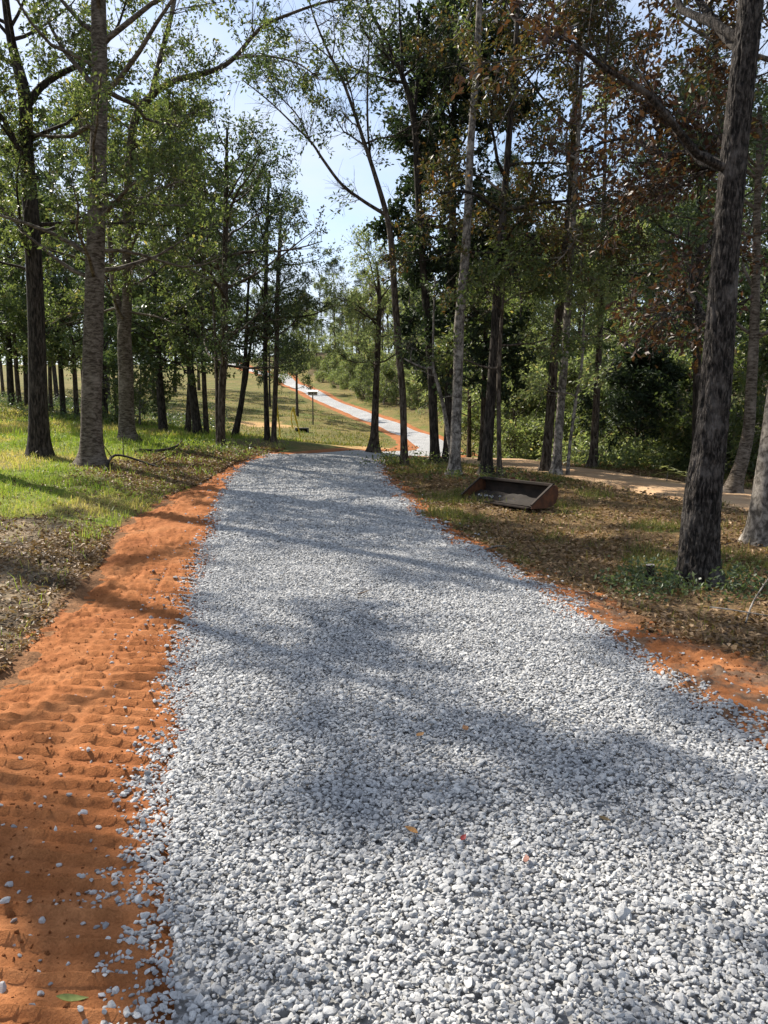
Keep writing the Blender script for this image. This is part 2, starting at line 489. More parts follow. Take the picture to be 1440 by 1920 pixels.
# outer edges of the clay shoulders
CLp = [gp(*p) for p in ((0, 1262), (60, 1200), (130, 1112), (178, 1062), (205, 1000), (285, 942), (372, 905), (438, 868), (485, 856))]
clY = np.concatenate([[-6, 2.0], [p[1] for p in CLp]]); clX = np.concatenate([[-2.9, -2.55], [p[0] for p in CLp]])
CRp = [gp(*p) for p in ((1440, 1262), (1290, 1196), (1130, 1122), (1000, 1076), (860, 1008), (800, 966), (745, 905), (722, 882))]
crY = np.concatenate([[-6, 1.0], [p[1] for p in CRp]]); crX = np.concatenate([[3.9, 3.5], [p[0] for p in CRp]])
def CLx(y): return np.interp(y, clY, clX)
def CRx(y): return np.interp(y, crY, crX)

# sandy track on the right
TRK = np.array([xy(905, 862, 27), xy(960, 873, 21.5), xy(1060, 886, 19.5), xy(1180, 905, 17.6), xy(1300, 927, 16), xy(1400, 948, 14.6), xy(1560, 985, 13)])
_tt = np.linspace(0, len(TRK) - 1, 90)
TRKs = np.stack([np.interp(_tt, np.arange(len(TRK)), TRK[:, k]) for k in (0, 1)], 1)
def track_dist(x, y):
    x = np.asarray(x, float).ravel(); y = np.asarray(y, float).ravel()
    out = np.full(x.size, 99.0)
    near = (y > 8) & (y < 36) & (x > -2) & (x < 16)
    if near.any():
        out[near] = np.hypot(x[near, None] - TRKs[None, :, 0], y[near, None] - TRKs[None, :, 1]).min(1)
    return out

# ------------------------------------------------------------------ ground sheet
def axis(segs):
    out = [segs[0][0]]
    for a, b, st in segs:
        n = max(1, int(round((b - a) / st)))
        out += list(np.linspace(a, b, n + 1)[1:])
    return np.array(out)
gx = axis([(-400, -120, 14), (-120, -50, 4), (-50, -22, 1.2), (-22, -11, 0.5), (-11, 9, 0.125), (9, 20, 0.5), (20, 50, 1.2), (50, 120, 4), (120, 400, 14)])
gy = axis([(-60, -10, 5), (-10, 1, 0.5), (1, 22, 0.125), (22, 34, 0.4), (34, 110, 1.0), (110, 220, 2.5), (220, 700, 16)])
GX, GY = np.meshgrid(gx, gy)
gz = terrain(GX, GY)
rd = road_dist(GX, GY).reshape(GX.shape)
clay_m = np.where((GY > -6) & (GY < 20.5), smooth(0.12, -0.12, CLx(GY) - GX) * smooth(0.12, -0.12, GX - CRx(GY)), 0)   # inside clay band
clay_m = np.clip(clay_m, 0, 1)
under = np.maximum(smooth(1.15, 0.9, rd), clay_m * 0)
small = (fbm(GX, GY, 0.9, 4, 1) - 0.5) * 0.10 + (fbm(GX, GY, 5.0, 3, 4) - 0.5) * 0.045
near_m = smooth(40, 20, GY) * smooth(60, 20, np.abs(GX))
def lawn_bumps(x, y):
    return ((fbm(x, y, 0.9, 4, 1) - 0.5) * 0.10 + (fbm(x, y, 5.0, 3, 4) - 0.5) * 0.045) * smooth(40, 20, y) * smooth(60, 20, np.abs(x))
inband = (GY > -6) & (GY < 20.5) & (GX > CLx(GY) + 0.1) & (GX < CRx(GY) - 0.1)
gz = gz + np.where(inband, -0.02, small * near_m) - 0.09 * under
td = track_dist(GX, GY).reshape(GX.shape)
gz = gz - 0.08 * smooth(1.7, 1.1, td)
# zone colours
n_a = fbm(GX, GY, 0.35, 4, 7); n_b = fbm(GX, GY, 1.1, 4, 9)
def C(*c): return np.array(c, float)
zone = np.zeros(GX.shape + (3,)) + C(0.135, 0.125, 0.042)                       # open field
def paint(mask, col):
    global zone
    m = np.clip(mask, 0, 1)[..., None]
    zone = zone * (1 - m) + col * m
paint(smooth(0.40, 0.62, n_a), C(0.19, 0.155, 0.060))
paint(smooth(0.52, 0.7, n_b) * 0.7, C(0.085, 0.125, 0.026))
# woods on the right and behind the lawn on the left
road_x = np.interp(GY, S_MID[:, 1][np.argsort(S_MID[:, 1])], S_MID[:, 0][np.argsort(S_MID[:, 1])])
wood_r = smooth(3.2, 6.0, GX - road_x + (n_b - 0.5) * 4) * smooth(20, 30, GY)
paint(wood_r, C(0.100, 0.075, 0.040))
paint(smooth(190, 215, GY), C(0.08, 0.075, 0.035))
# near right: leaf litter with patchy grass
lit = smooth(0.2, 0.9, GX - Rx(GY)) * smooth(26, 20, GY)
paint(lit, C(0.165, 0.112, 0.060))
paint(lit * smooth(0.53, 0.68, n_b), C(0.095, 0.105, 0.035))
# near left: lawn
lawn = smooth(0.0, 0.5, CLx(GY) - GX) * smooth(44, 34, GY + 0.3 * GX)
paint(lawn, C(0.16, 0.20, 0.042))
paint(lawn * smooth(0.50, 0.66, n_a) * 0.8, C(0.21, 0.17, 0.070))
# litter strip under the trees along the left shoulder
lv = lawn * smooth(3.0, 1.0, CLx(GY) - GX + (n_b - 0.5) * 2.6) * smooth(12.5, 14.5, GY)
paint(lv, C(0.15, 0.125, 0.065))
# grey sandy soil near the camera on the left
sv = smooth(10.6, 9.2, GY + (n_b - 0.5) * 4 + 0.25 * (GX + 4)) * smooth(-0.5, -0.2, CLx(GY) - GX)
paint(sv, C(0.23, 0.185, 0.135))
paint(sv * smooth(0.46, 0.56, fbm(GX, GY, 2.6, 4, 13)), C(0.075, 0.058, 0.042))
# dark soil right next to the clay on the right
dr = smooth(0.9, 0.1, GX - CRx(GY) + (n_b - 0.5) * 1.2) * smooth(-0.4, 0.0, GX - CRx(GY)) * smooth(10, 7, GY)
paint(dr * 0.8, C(0.10, 0.075, 0.055))
band = (GY > -6) & (GY < 20.8)
paint(band * smooth(-0.15, 0.05, GX - CLx(GY)) * smooth(-0.15, 0.05, CRx(GY) - GX), C(0.20, 0.105, 0.055))
# worn sand in the hollow by the culvert and by the bend
for px, py, Y, rx, ry in ((495, 797, 57, 2.2, 3.0), (552, 822, 44, 1.6, 1.6), (475, 822, 40, 1.6, 0.8), (725, 832, 36, 2.2, 4.2), (690, 836, 32, 1.5, 2.0)):
    c = at(px, py, Y)
    q = ((GX - c[0]) / rx) ** 2 + ((GY - c[1]) / ry) ** 2 + (n_b - 0.5) * 1.6
    paint(smooth(1.2, 0.6, q), C(0.46, 0.30, 0.145))
nv = GX.shape
idx = np.arange(GX.size).reshape(nv)
q = np.stack([idx[:-1, :-1], idx[:-1, 1:], idx[1:, 1:], idx[1:, :-1]], -1).reshape(-1, 4)
zc = np.concatenate([zone.reshape(-1, 3), np.ones((GX.size, 1))], 1)
ground = mk('ground', np.stack([GX, GY, gz], -1).reshape(-1, 3), [q], M['ground'], None, True, attrs={'zone': ('FLOAT_COLOR', 'POINT', zc.astype(np.float32))})
tag(ground, 'grass, leaf litter and bare soil ground between the trees', 'ground', None, 'structure')

def loft(name, A, B, ncol, dz, mat, edge_noise=0.0, crown=0.0, smooth_sh=True, drop=0.0):
    u = np.linspace(0, 1, ncol)
    P = A[:, None, :] * (1 - u[None, :, None]) + B[:, None, :] * u[None, :, None]
    x, y = P[..., 0].copy(), P[..., 1].copy()
    if edge_noise:
        w = np.abs(u - 0.5) * 2
        sgn = np.sign(u - 0.5)
        nx = (fbm(x, y, 1.3, 3, 21) - 0.5) * 2 * edge_noise * (w ** 4)[None, :]
        d = (B - A) / np.maximum(np.hypot(*(B - A).T), 1e-6)[:, None]
        x += d[:, None, 0] * nx * sgn; y += d[:, None, 1] * nx * sgn
    z = terrain(x, y) + dz + crown * (1 - (np.abs(u - 0.5) * 2) ** 2)[None, :] - drop * ((np.abs(u - 0.5) * 2) ** 10)[None, :]
    z += (fbm(x, y, 2.0, 3, 31) - 0.5) * 0.03
    idx = np.arange(x.size).reshape(x.shape)
    q = np.stack([idx[:-1, :-1], idx[:-1, 1:], idx[1:, 1:], idx[1:, :-1]], -1).reshape(-1, 4)
    return mk(name, np.stack([x, y, z], -1).reshape(-1, 3), [q], mat, None, smooth_sh)

road = loft('gravel_driveway', SL_, SR_, 15, 0.0, M['gravel_bed'], 0.12, 0.02, True, 0.05)
tag(road, 'pale grey gravel driveway winding over a rise and up the far hill', 'driveway', None, 'structure')

# sandy track
d = np.gradient(TRKs, axis=0); nrm = np.stack([-d[:, 1], d[:, 0]], 1) / np.hypot(*d.T)[:, None]
trk = loft('sandy_track', TRKs - nrm * 1.5, TRKs + nrm * 1.5, 17, 0.05, M['sand'], 0.55, 0.0, True, 0.14)
tag(trk, 'pale sandy side track between the trees', 'track', None, 'structure')

# far clay shoulders (beyond the rise), left and right of the drive
far_i = np.where((np.arange(len(S_MID)) > 40) & (SL_[:, 1] > 19.5))[0]
far_i = far_i[far_i > np.argmax(SL_[:, 1] > 19.5)]
A_, B_ = SL_[far_i], SR_[far_i]
dd = (B_ - A_) / np.hypot(*(B_ - A_).T)[:, None]
s_len = np.concatenate([[0], np.cumsum(np.hypot(*np.diff((A_ + B_) / 2, axis=0).T))])
wl = np.interp(A_[:, 1], [19, 22, 27, 34, 42, 50, 60, 80, 120, 200], [0.7, 0.55, 0.5, 0.8, 1.6, 1.3, 0.9, 0.75, 0.9, 1.1]) * (0.8 + 0.4 * vnoise(s_len, s_len * 0, 0.25)) * 0.8
wr = np.interp(B_[:, 1], [19, 22, 30, 42, 60, 120, 200], [0.40, 0.4, 0.4, 0.45, 0.4, 0.6, 0.8]) * (0.7 + 0.6 * vnoise(s_len, s_len * 0, 0.3, 5))
fl = loft('red_clay_shoulder', A_ - dd * wl[:, None], A_ + dd * 0.5, 13, -0.01, M['clay'], 0.55, 0.03, True, 0.09)
tag(fl, 'orange red clay strip along the outer side of the far drive', 'clay', None, 'structure')
fr = loft('red_clay_shoulder', B_ - dd * 0.5, B_ + dd * wr[:, None], 13, -0.01, M['clay'], 0.55, 0.03, True, 0.09)
tag(fr, 'orange red clay strip along the wooded side of the far drive', 'clay', None, 'structure')

# near clay shoulders: real relief with machine track ridges
def rows(a, b):
    out = [a]
    while out[-1] < b:
        y = out[-1]
        out.append(y + np.interp(y, [1, 3, 6, 10, 16, 20], [0.011, 0.013, 0.02, 0.035, 0.08, 0.12]))
    return np.array(out)
def clay_height(x, y, side):
    """height of loose clay above the base ground"""
    big = (fbm(x, y, 1.1, 3, 41) - 0.5) * 0.05
    crumb = np.maximum(0, fbm(x, y, 18, 3, 43) - 0.50) * 0.10 * (0.15 + smooth(0.5, 0.66, fbm(x, y, 2.3, 3, 44)) * (1.0 if side > 0 else 0.3)) + (fbm(x, y, 34, 3, 47) - 0.5) * (0.010 if side < 0 else 0.022)
    h = 0.035 + big + crumb
    if side < 0:
        wob = (fbm(x, y, 1.2, 2, 51) - 0.5) * 0.10 + (fbm(x, y, 11, 2, 52) - 0.5) * 0.018 + 0.14 * (x + 2)
        ph = (y + wob) / 0.132
        fr_ = ph - np.floor(ph)
        ridge = smooth(0.30, 0.40, fr_) * (1 - smooth(0.40, 0.74, fr_)) + 0.25 * smooth(0.78, 0.82, fr_) * (1 - smooth(0.82, 0.92, fr_))
        t = (x - CLx(y)) / np.maximum(Lx(y) - CLx(y), 0.2)
        band = smooth(0.12, 0.22, t) * smooth(1.05, 0.95, t)
        # dents where the pads of the track leave a lengthways line
        ln = 1 - 0.75 * np.exp(-((t - 0.46 - 0.03 * np.sin(y)) / 0.025) ** 2) - 0.75 * np.exp(-((t - 0.70 - 0.03 * np.sin(y)) / 0.022) ** 2)
        wear = (0.3 + 0.7 * smooth(0.26, 0.38, fbm(x, y, 0.9, 2, 57))) * (0.75 + 0.25 * smooth(0.3, 0.5, fbm(x, y, 3.5, 2, 59)))
        step = np.where((np.floor(t * 4.2) % 2) > 0, 0.0, 0.0)
        h = h + (0.036 * ridge * wear * ln - 0.008) * band + step
    return h
def clay_z(x, y, side):
    h = clay_height(x, y, side)
    out = (CLx(y) - x) if side < 0 else (x - CRx(y))
    en = (fbm(x, y, 1.8, 3, 61) - 0.5) * 0.7 + (fbm(x, y, 9, 3, 63) - 0.5) * 0.35 + (fbm(x, y, 30, 2, 65) - 0.5) * 0.16
    if side > 0: en = en * 0.6 - 0.12 - 0.10 * smooth(7, 12, y)
    sink = smooth(-0.55, 0.10, out + en) * 0.065 + smooth(-0.05, 0.25, out + en) * 0.12
    inn = (x - Lx(y)) if side < 0 else (Rx(y) - x)
    z = terrain(x, y) + h - sink - 0.09 * smooth(0.0, 0.25, inn) + (0.02 * smooth(6.5, 9, y) if side > 0 else 0)
    return z
def clay_sheet(name, y0, y1, ncol, xa, xb, side, label):
    ys = rows(y0, y1)
    u = np.linspace(0, 1, ncol)
    a, b = xa(ys), xb(ys)
    x = a[:, None] * (1 - u) + b[:, None] * u
    y = np.repeat(ys[:, None], ncol, 1)
    z = clay_z(x, y, side)
    idx = np.arange(x.size).reshape(x.shape)
    q = np.stack([idx[:-1, :-1], idx[:-1, 1:], idx[1:, 1:], idx[1:, :-1]], -1).reshape(-1, 4)
    o = mk(name, np.stack([x, y, z], -1).reshape(-1, 3), [q], M['clay'] if side < 0 else M['clay_mixed'], None, True)
    return tag(o, label, 'clay', None, 'structure')
clay_sheet('red_clay_shoulder', 1.0, 21.5, 170, lambda y: CLx(y) - 0.45, lambda y: Lx(y) + 0.35, -1, 'orange red clay shoulder with machine track ridges beside the lawn')
clay_sheet('red_clay_shoulder', 1.0, 21.5, 90, lambda y: Rx(y) - 0.35, lambda y: CRx(y) + 0.45, 1, 'narrow crumbled red clay edge between gravel and leaf litter')

# ------------------------------------------------------------------ crushed stone
hidden = bpy.data.collections.new('stone_shapes')
def stone_mesh(name, seed, mat):
    r = np.random.default_rng(seed)
    bm = bmesh.new()
    bmesh.ops.create_icosphere(bm, subdivisions=2, radius=0.5)
    ax = np.array([1.0, r.uniform(0.62, 0.95), r.uniform(0.42, 0.75)])
    planes = []
    for k in range(12):
        n = r.normal(size=3); n /= np.linalg.norm(n)
        planes.append((n, r.uniform(0.24, 0.40)))
    for v in bm.verts:
        p = np.array(v.co)
        for n, dd_ in planes:
            s = p @ n
            if s > dd_: p = p - n * (s - dd_) * 1.0
        p = p * ax * 1.35
        v.co = p
    me = bpy.data.meshes.new(name)
    bm.to_mesh(me); bm.free()
    me.materials.append(mat)
    return me
stone_meshes = [stone_mesh('crushed_stone', 100 + k, M['stone']) for k in range(10)]
for me in stone_meshes:
    hidden.objects.link(bpy.data.objects.new('stone_shape', me))

def instance_group(name, coll):
    g = bpy.data.node_groups.new(name, 'GeometryNodeTree')
    g.interface.new_socket('Geometry', in_out='INPUT', socket_type='NodeSocketGeometry')
    g.interface.new_socket('Geometry', in_out='OUTPUT', socket_type='NodeSocketGeometry')
    i = g.nodes.new('NodeGroupInput'); o = g.nodes.new('NodeGroupOutput')
    ip = g.nodes.new('GeometryNodeInstanceOnPoints')
    ci = g.nodes.new('GeometryNodeCollectionInfo')
    ci.inputs['Collection'].default_value = coll
    ci.inputs['Separate Children'].default_value = True
    ci.inputs['Reset Children'].default_value = True
    def na(nm, typ):
        n = g.nodes.new('GeometryNodeInputNamedAttribute'); n.data_type = typ; n.inputs['Name'].default_value = nm
        return n.outputs[0]
    g.links.new(i.outputs[0], ip.inputs['Points'])
    g.links.new(ci.outputs[0], ip.inputs['Instance'])
    ip.inputs['Pick Instance'].default_value = True
    g.links.new(na('shape', 'INT'), ip.inputs['Instance Index'])
    g.links.new(na('turn', 'FLOAT_VECTOR'), ip.inputs['Rotation'])
    g.links.new(na('size', 'FLOAT_VECTOR'), ip.inputs['Scale'])
    g.links.new(ip.outputs[0], o.inputs[0])
    return g
G_STONE = instance_group('scatter_stones', hidden)

def scatter_obj(name, P, turn, size, nshape, group, mat):
    me = bpy.data.meshes.new(name)
    me.vertices.add(len(P)); me.vertices.foreach_set('co', P.astype(np.float32).ravel())
    for an, typ, arr in (('turn', 'FLOAT_VECTOR', turn), ('size', 'FLOAT_VECTOR', size)):
        a = me.attributes.new(an, typ, 'POINT'); a.data.foreach_set('vector', arr.astype(np.float32).ravel())
    a = me.attributes.new('shape', 'INT', 'POINT'); a.data.foreach_set('value', RNG.integers(0, nshape, len(P)).astype(np.int32))
    me.materials.append(mat)
    me.update()
    o = bpy.data.objects.new(name, me); COL.objects.link(o)
    md = o.modifiers.new('scatter', 'NODES'); md.node_group = group
    return o

def gravel_points():
    P, S = [], []
    for y0, y1, dens, sz in ((1.2, 3.2, 6900, 0.0152), (3.2, 5.5, 6200, 0.0157), (5.5, 9.0, 4800, 0.0177), (9.0, 14.0, 2200, 0.0255), (14.0, 21.5, 1000, 0.035)):
        n = int(dens * (y1 - y0) * 3.9)
        y = RNG.uniform(y0, y1, n); x = RNG.uniform(-3.6, 2.6, int(n * 6.2 / 3.9))
        y = RNG.uniform(y0, y1, len(x))
        P.append(np.stack([x, y], 1)); S.append(np.full(len(x), sz))
    P = np.concatenate(P); S = np.concatenate(S)
    x, y = P.T
    en = (fbm(x, y, 1.4, 3, 71) - 0.5) * 0.34 + (fbm(x, y, 6, 2, 73) - 0.5) * 0.22
    dl = x - Lx(y) + en
    dr_ = Rx(y) - x + en
    e = np.minimum(dl, dr_)
    prob = np.clip(smooth(-0.16, 0.14, e), 0, 1)
    prob = np.maximum(prob, 0.02 * smooth(-0.65, -0.1, e))
    inview = np.abs(x) < 0.52 * y + 0.7
    k = (RNG.random(len(x)) < prob) & inview
    x, y, S, e = x[k], y[k], S[k], e[k]
    size = S * np.exp(RNG.normal(0, 0.33, len(x)))
    size = np.minimum(size, 0.05)
    lay = RNG.random(len(x)) * smooth(-0.05, 0.3, e)
    big = (fbm(x, y, 1.1, 3, 41) - 0.5) * 0.06
    z = terrain(x, y) + 0.018 + 0.02 * (1 - (np.clip((x - (Lx(y) + Rx(y)) / 2) / 1.5, -1, 1)) ** 2) * smooth(0, .4, e) + lay * 0.011 + (fbm(x, y, 2.2, 2, 77) - 0.5) * 0.05 * smooth(0, .5, e)
    zc_ = np.where(x < (Lx(y) + Rx(y)) / 2, clay_z(x, y, -1), clay_z(x, y, 1)) + size * 0.15
    z = np.where(e < 0.25, np.maximum(z, zc_), z)
    n = len(x)
    turn = np.stack([RNG.normal(0, 0.30, n), RNG.normal(0, 0.30, n), RNG.uniform(0, 6.28, n)], 1)
    sc = np.stack([size, size * RNG.uniform(0.8, 1.15, n), size * RNG.uniform(0.65, 1.0, n)], 1)
    return np.stack([x, y, z], 1), turn, sc
gP, gT, gS = gravel_points()
gravel = scatter_obj('gravel', gP, gT, gS, len(stone_meshes), G_STONE, M['stone'])
tag(gravel, 'loose pale grey crushed stone covering the driveway', 'gravel', None, 'stuff')
print('gravel stones', len(gP))

# single stones that strayed onto the clay beside the gravel
n = 0
stray_src = None
while n < 85:
    y = float(RNG.uniform(1.7, 6.5)) if n < 55 else float(RNG.uniform(3, 9))
    if n < 60:
        t = float(RNG.beta(3.0, 1.2)); x = float(CLx(y) + 0.15 + (Lx(y) - 0.12 - CLx(y) - 0.15) * t); side = -1
    else:
        t = float(RNG.beta(1.0, 2.2)); x = float(Rx(y) + 0.1 + (CRx(y) - Rx(y)) * t); side = 1
    if abs(x) > 0.50 * y + 0.15: continue
    s = float(0.020 * np.exp(RNG.normal(0.0, 0.33)))
    z = float(clay_z(np.array([x]), np.array([y]), side)[0]) + s * 0.15
    o = bpy.data.objects.new('stray_stone', stone_meshes[n % len(stone_meshes)])
    COL.objects.link(o)
    o.location = (x, y, z); o.scale = (s, s * 0.9, s * 0.85)
    o.rotation_euler = (float(RNG.normal(0, .4)), float(RNG.normal(0, .4)), float(RNG.uniform(0, 6.28)))
    if side < 0: tag(o, 'small grey stone strayed onto the ridged red clay', 'stone', 'stones strayed onto the ridged clay')
    else: tag(o, 'small grey stone strayed onto the crumbled clay edge by the leaf litter', 'stone', 'stones strayed onto the clay by the leaf litter')
    n += 1

# clay crumbs
clod_coll = bpy.data.collections.new('clod_shapes')
for k in range(4):
    clod_coll.objects.link(bpy.data.objects.new('clod_shape', stone_mesh('clay_crumb', 300 + k, M['clay'])))
G_CLOD = instance_group('scatter_crumbs', clod_coll)
def crumbs():
    n = 15000
    y = 1.3 + 14 * RNG.random(n) ** 1.7
    left = RNG.random(n) < 0.72
    t = RNG.random(n)
    x = np.where(left, CLx(y) - 0.05 + (Lx(y) + 0.05 - CLx(y)) * t, Rx(y) + (CRx(y) + 0.05 - Rx(y)) * t)
    k = (fbm(x, y, 3.0, 3, 81) + 0.15 * RNG.random(n) > 0.56) & (np.abs(x) < 0.52 * y + 0.5)
    x, y, left = x[k], y[k], left[k]
    s = 0.0065 * np.exp(RNG.normal(0, 0.5, len(x))) * np.where(left, 1, 1.35)
    z = np.where(left, clay_z(x, y, -1), clay_z(x, y, 1)) + s * 0.1
    n = len(x)
    return np.stack([x, y, z], 1), RNG.uniform(0, 6.28, (n, 3)), np.repeat(s[:, None], 3, 1)
cP, cT, cS = crumbs()
tag(scatter_obj('clay_crumbs', cP, cT, cS, 4, G_CLOD, M['clay']), 'loose crumbs of red clay along both shoulders', 'clay crumbs', None, 'stuff')

# ------------------------------------------------------------------ trees
def unit(v): return v / np.maximum(np.linalg.norm(v, axis=-1, keepdims=True), 1e-9)

def tubes(P, R, k):
    """P (B,n,3), R (B,n) -> verts, quads"""
    B, n, _ = P.shape
    T = unit(np.gradient(P, axis=1))
    mean = unit(P[:, -1] - P[:, 0])
    ref = np.where(np.abs(mean[:, 2:3]) > 0.7, np.array([[1.0, 0.13, 0]]), np.array([[0.1, 0.07, 1.0]]))
    U = unit(np.cross(T, ref[:, None, :]))
    V = np.cross(T, U)
    a = np.linspace(0, 2 * np.pi, k, endpoint=False)
    ring = U[:, :, None, :] * np.cos(a)[None, None, :, None] + V[:, :, None, :] * np.sin(a)[None, None, :, None]
    verts = P[:, :, None, :] + ring * R[:, :, None, None]
    idx = np.arange(B * n * k).reshape(B, n, k)
    q = np.stack([idx[:, :-1], np.roll(idx, -1, 2)[:, :-1], np.roll(idx, -1, 2)[:, 1:], idx[:, 1:]], -1).reshape(-1, 4)
    return verts.reshape(-1, 3), q

def grow(rng, start, dirs, length, n, wig, up):
    B = len(start)
    P = np.empty((B, n, 3)); P[:, 0] = start
    d = dirs.copy()
    for i in range(1, n):
        d = unit(d + rng.normal(0, wig, (B, 3)) + np.array([0, 0, up]))
        P[:, i] = P[:, i - 1] + d * (length / (n - 1))[:, None]
    return P

def spawn(rng, P, m, t0, t1, ang):
    """m children on each branch: start points, directions, position along parent"""
    B, n, _ = P.shape
    t = rng.uniform(t0, t1, (B, m))
    f = t * (n - 1); i = np.minimum(f.astype(int), n - 2); w = (f - i)[..., None]
    b = np.arange(B)[:, None]
    S = P[b, i] * (1 - w) + P[b, i + 1] * w
    D = unit(P[b, i + 1] - P[b, i])
    r = rng.normal(size=(B, m, 3)); r = unit(r - D * (r * D).sum(-1, keepdims=True))
    a = rng.uniform(ang[0], ang[1], (B, m, 1))
    D = D * np.cos(a) + r * np.sin(a)
    return S.reshape(-1, 3), D.reshape(-1, 3), t.reshape(-1)

def catmull(P, m):
    P = np.asarray(P, float); n = len(P)
    t = np.linspace(0, n - 1, m); i = np.minimum(t.astype(int), n - 2); u = (t - i)[:, None]
    g = lambda k: P[np.clip(i + k, 0, n - 1)]
    p0, p1, p2, p3 = g(-1), g(0), g(1), g(2)
    return 0.5 * (2 * p1 + (p2 - p0) * u + (2 * p0 - 5 * p1 + 4 * p2 - p3) * u ** 2 + (3 * p1 - p0 - 3 * p2 + p3) * u ** 3)

def leaves(rng, pos, axis, L, W, droop=0.25):
    n = len(pos)
    ax = unit(axis + rng.normal(0, 0.65, (n, 3)) - np.array([0, 0, droop]))
    nr = rng.normal(0, 0.75, (n, 3)) + np.array([0, 0, 0.8])
    sd = unit(np.cross(ax, nr)); up = np.cross(sd, ax)
    l = (L * rng.uniform(0.65, 1.25, n))[:, None]; w = (W * rng.uniform(0.7, 1.2, n))[:, None]
    f = rng.uniform(0.0, 0.35, n)[:, None]
    a = pos; b = pos + ax * l * 0.5 + sd * w * 0.5 + up * w * f; c = pos + ax * l; d = pos + ax * l * 0.5 - sd * w * 0.5 + up * w * f
    V = np.stack([a, b, c, d], 1).reshape(-1, 3)
    i = np.arange(n)[:, None] * 4
    F = np.concatenate([i + np.array([[0, 1, 2]]), i + np.array([[0, 2, 3]])], 1).reshape(-1, 3)
    tint = np.repeat(np.clip(rng.normal(0.5, 0.24, n), 0, 1), 4)
    return V, F, tint

def trunk_mesh(rng, P, R, rings, k, rough, flare=0.5, furrow=0.0, ring=0.0):
    C_ = catmull(np.concatenate([P, R[:, None]], 1), rings)
    c, r = C_[:, :3], C_[:, 3]
    V, q = tubes(c[None], r[None], k)
    V = V.reshape(rings, k, 3)
    th = np.linspace(0, 2 * np.pi, k, endpoint=False)[None, :]
    s = np.concatenate([[0], np.cumsum(np.linalg.norm(np.diff(c, axis=0), axis=1))])[:, None]
    o = int(rng.integers(0, 40))
    def cyl(f_th, f_s, n, oo):      # noise that wraps round the trunk
        return 0.5 * (fbm(np.cos(th) * f_th + s * 0, s * f_s + np.sin(th) * f_th, 1.0, n, oo) + fbm(np.sin(th) * f_th + s * 0 + 9, s * f_s - np.cos(th) * f_th, 1.0, n, oo + 7))
    d = 1 + rough * (cyl(1.2, 1.4, 3, o) - 0.5) * 2
    fl = np.exp(-np.maximum(s - 0.22, 0) / 0.22)
    d = d + flare * fl * (0.45 + 0.75 * np.cos(th * 5 + o + 0.8 * np.sin(th * 2)) ** 2 * 0.8)
    if furrow:
        nz = fbm(th / (2 * np.pi) * 34 + 0.5 * np.sin(s * 7), s * 7.0 + 0.6 * np.sin(th * 3), 1.0, 2, o)
        wrap = smooth(0, 0.12, th / (2 * np.pi)) * smooth(1, 0.88, th / (2 * np.pi))
        d = d + furrow * (np.abs(nz - 0.5) * -4 + 0.7) * (0.3 + 0.7 * wrap)
    if ring:
        d = d + ring * (fbm(th * 0.6 + 0 * s, s * 9.0, 1.0, 3, o) - 0.5) * 2
    V = c[:, None, :] + (V - c[:, None, :]) * d[..., None]
    return V.reshape(-1, 3), q

class Tree: pass

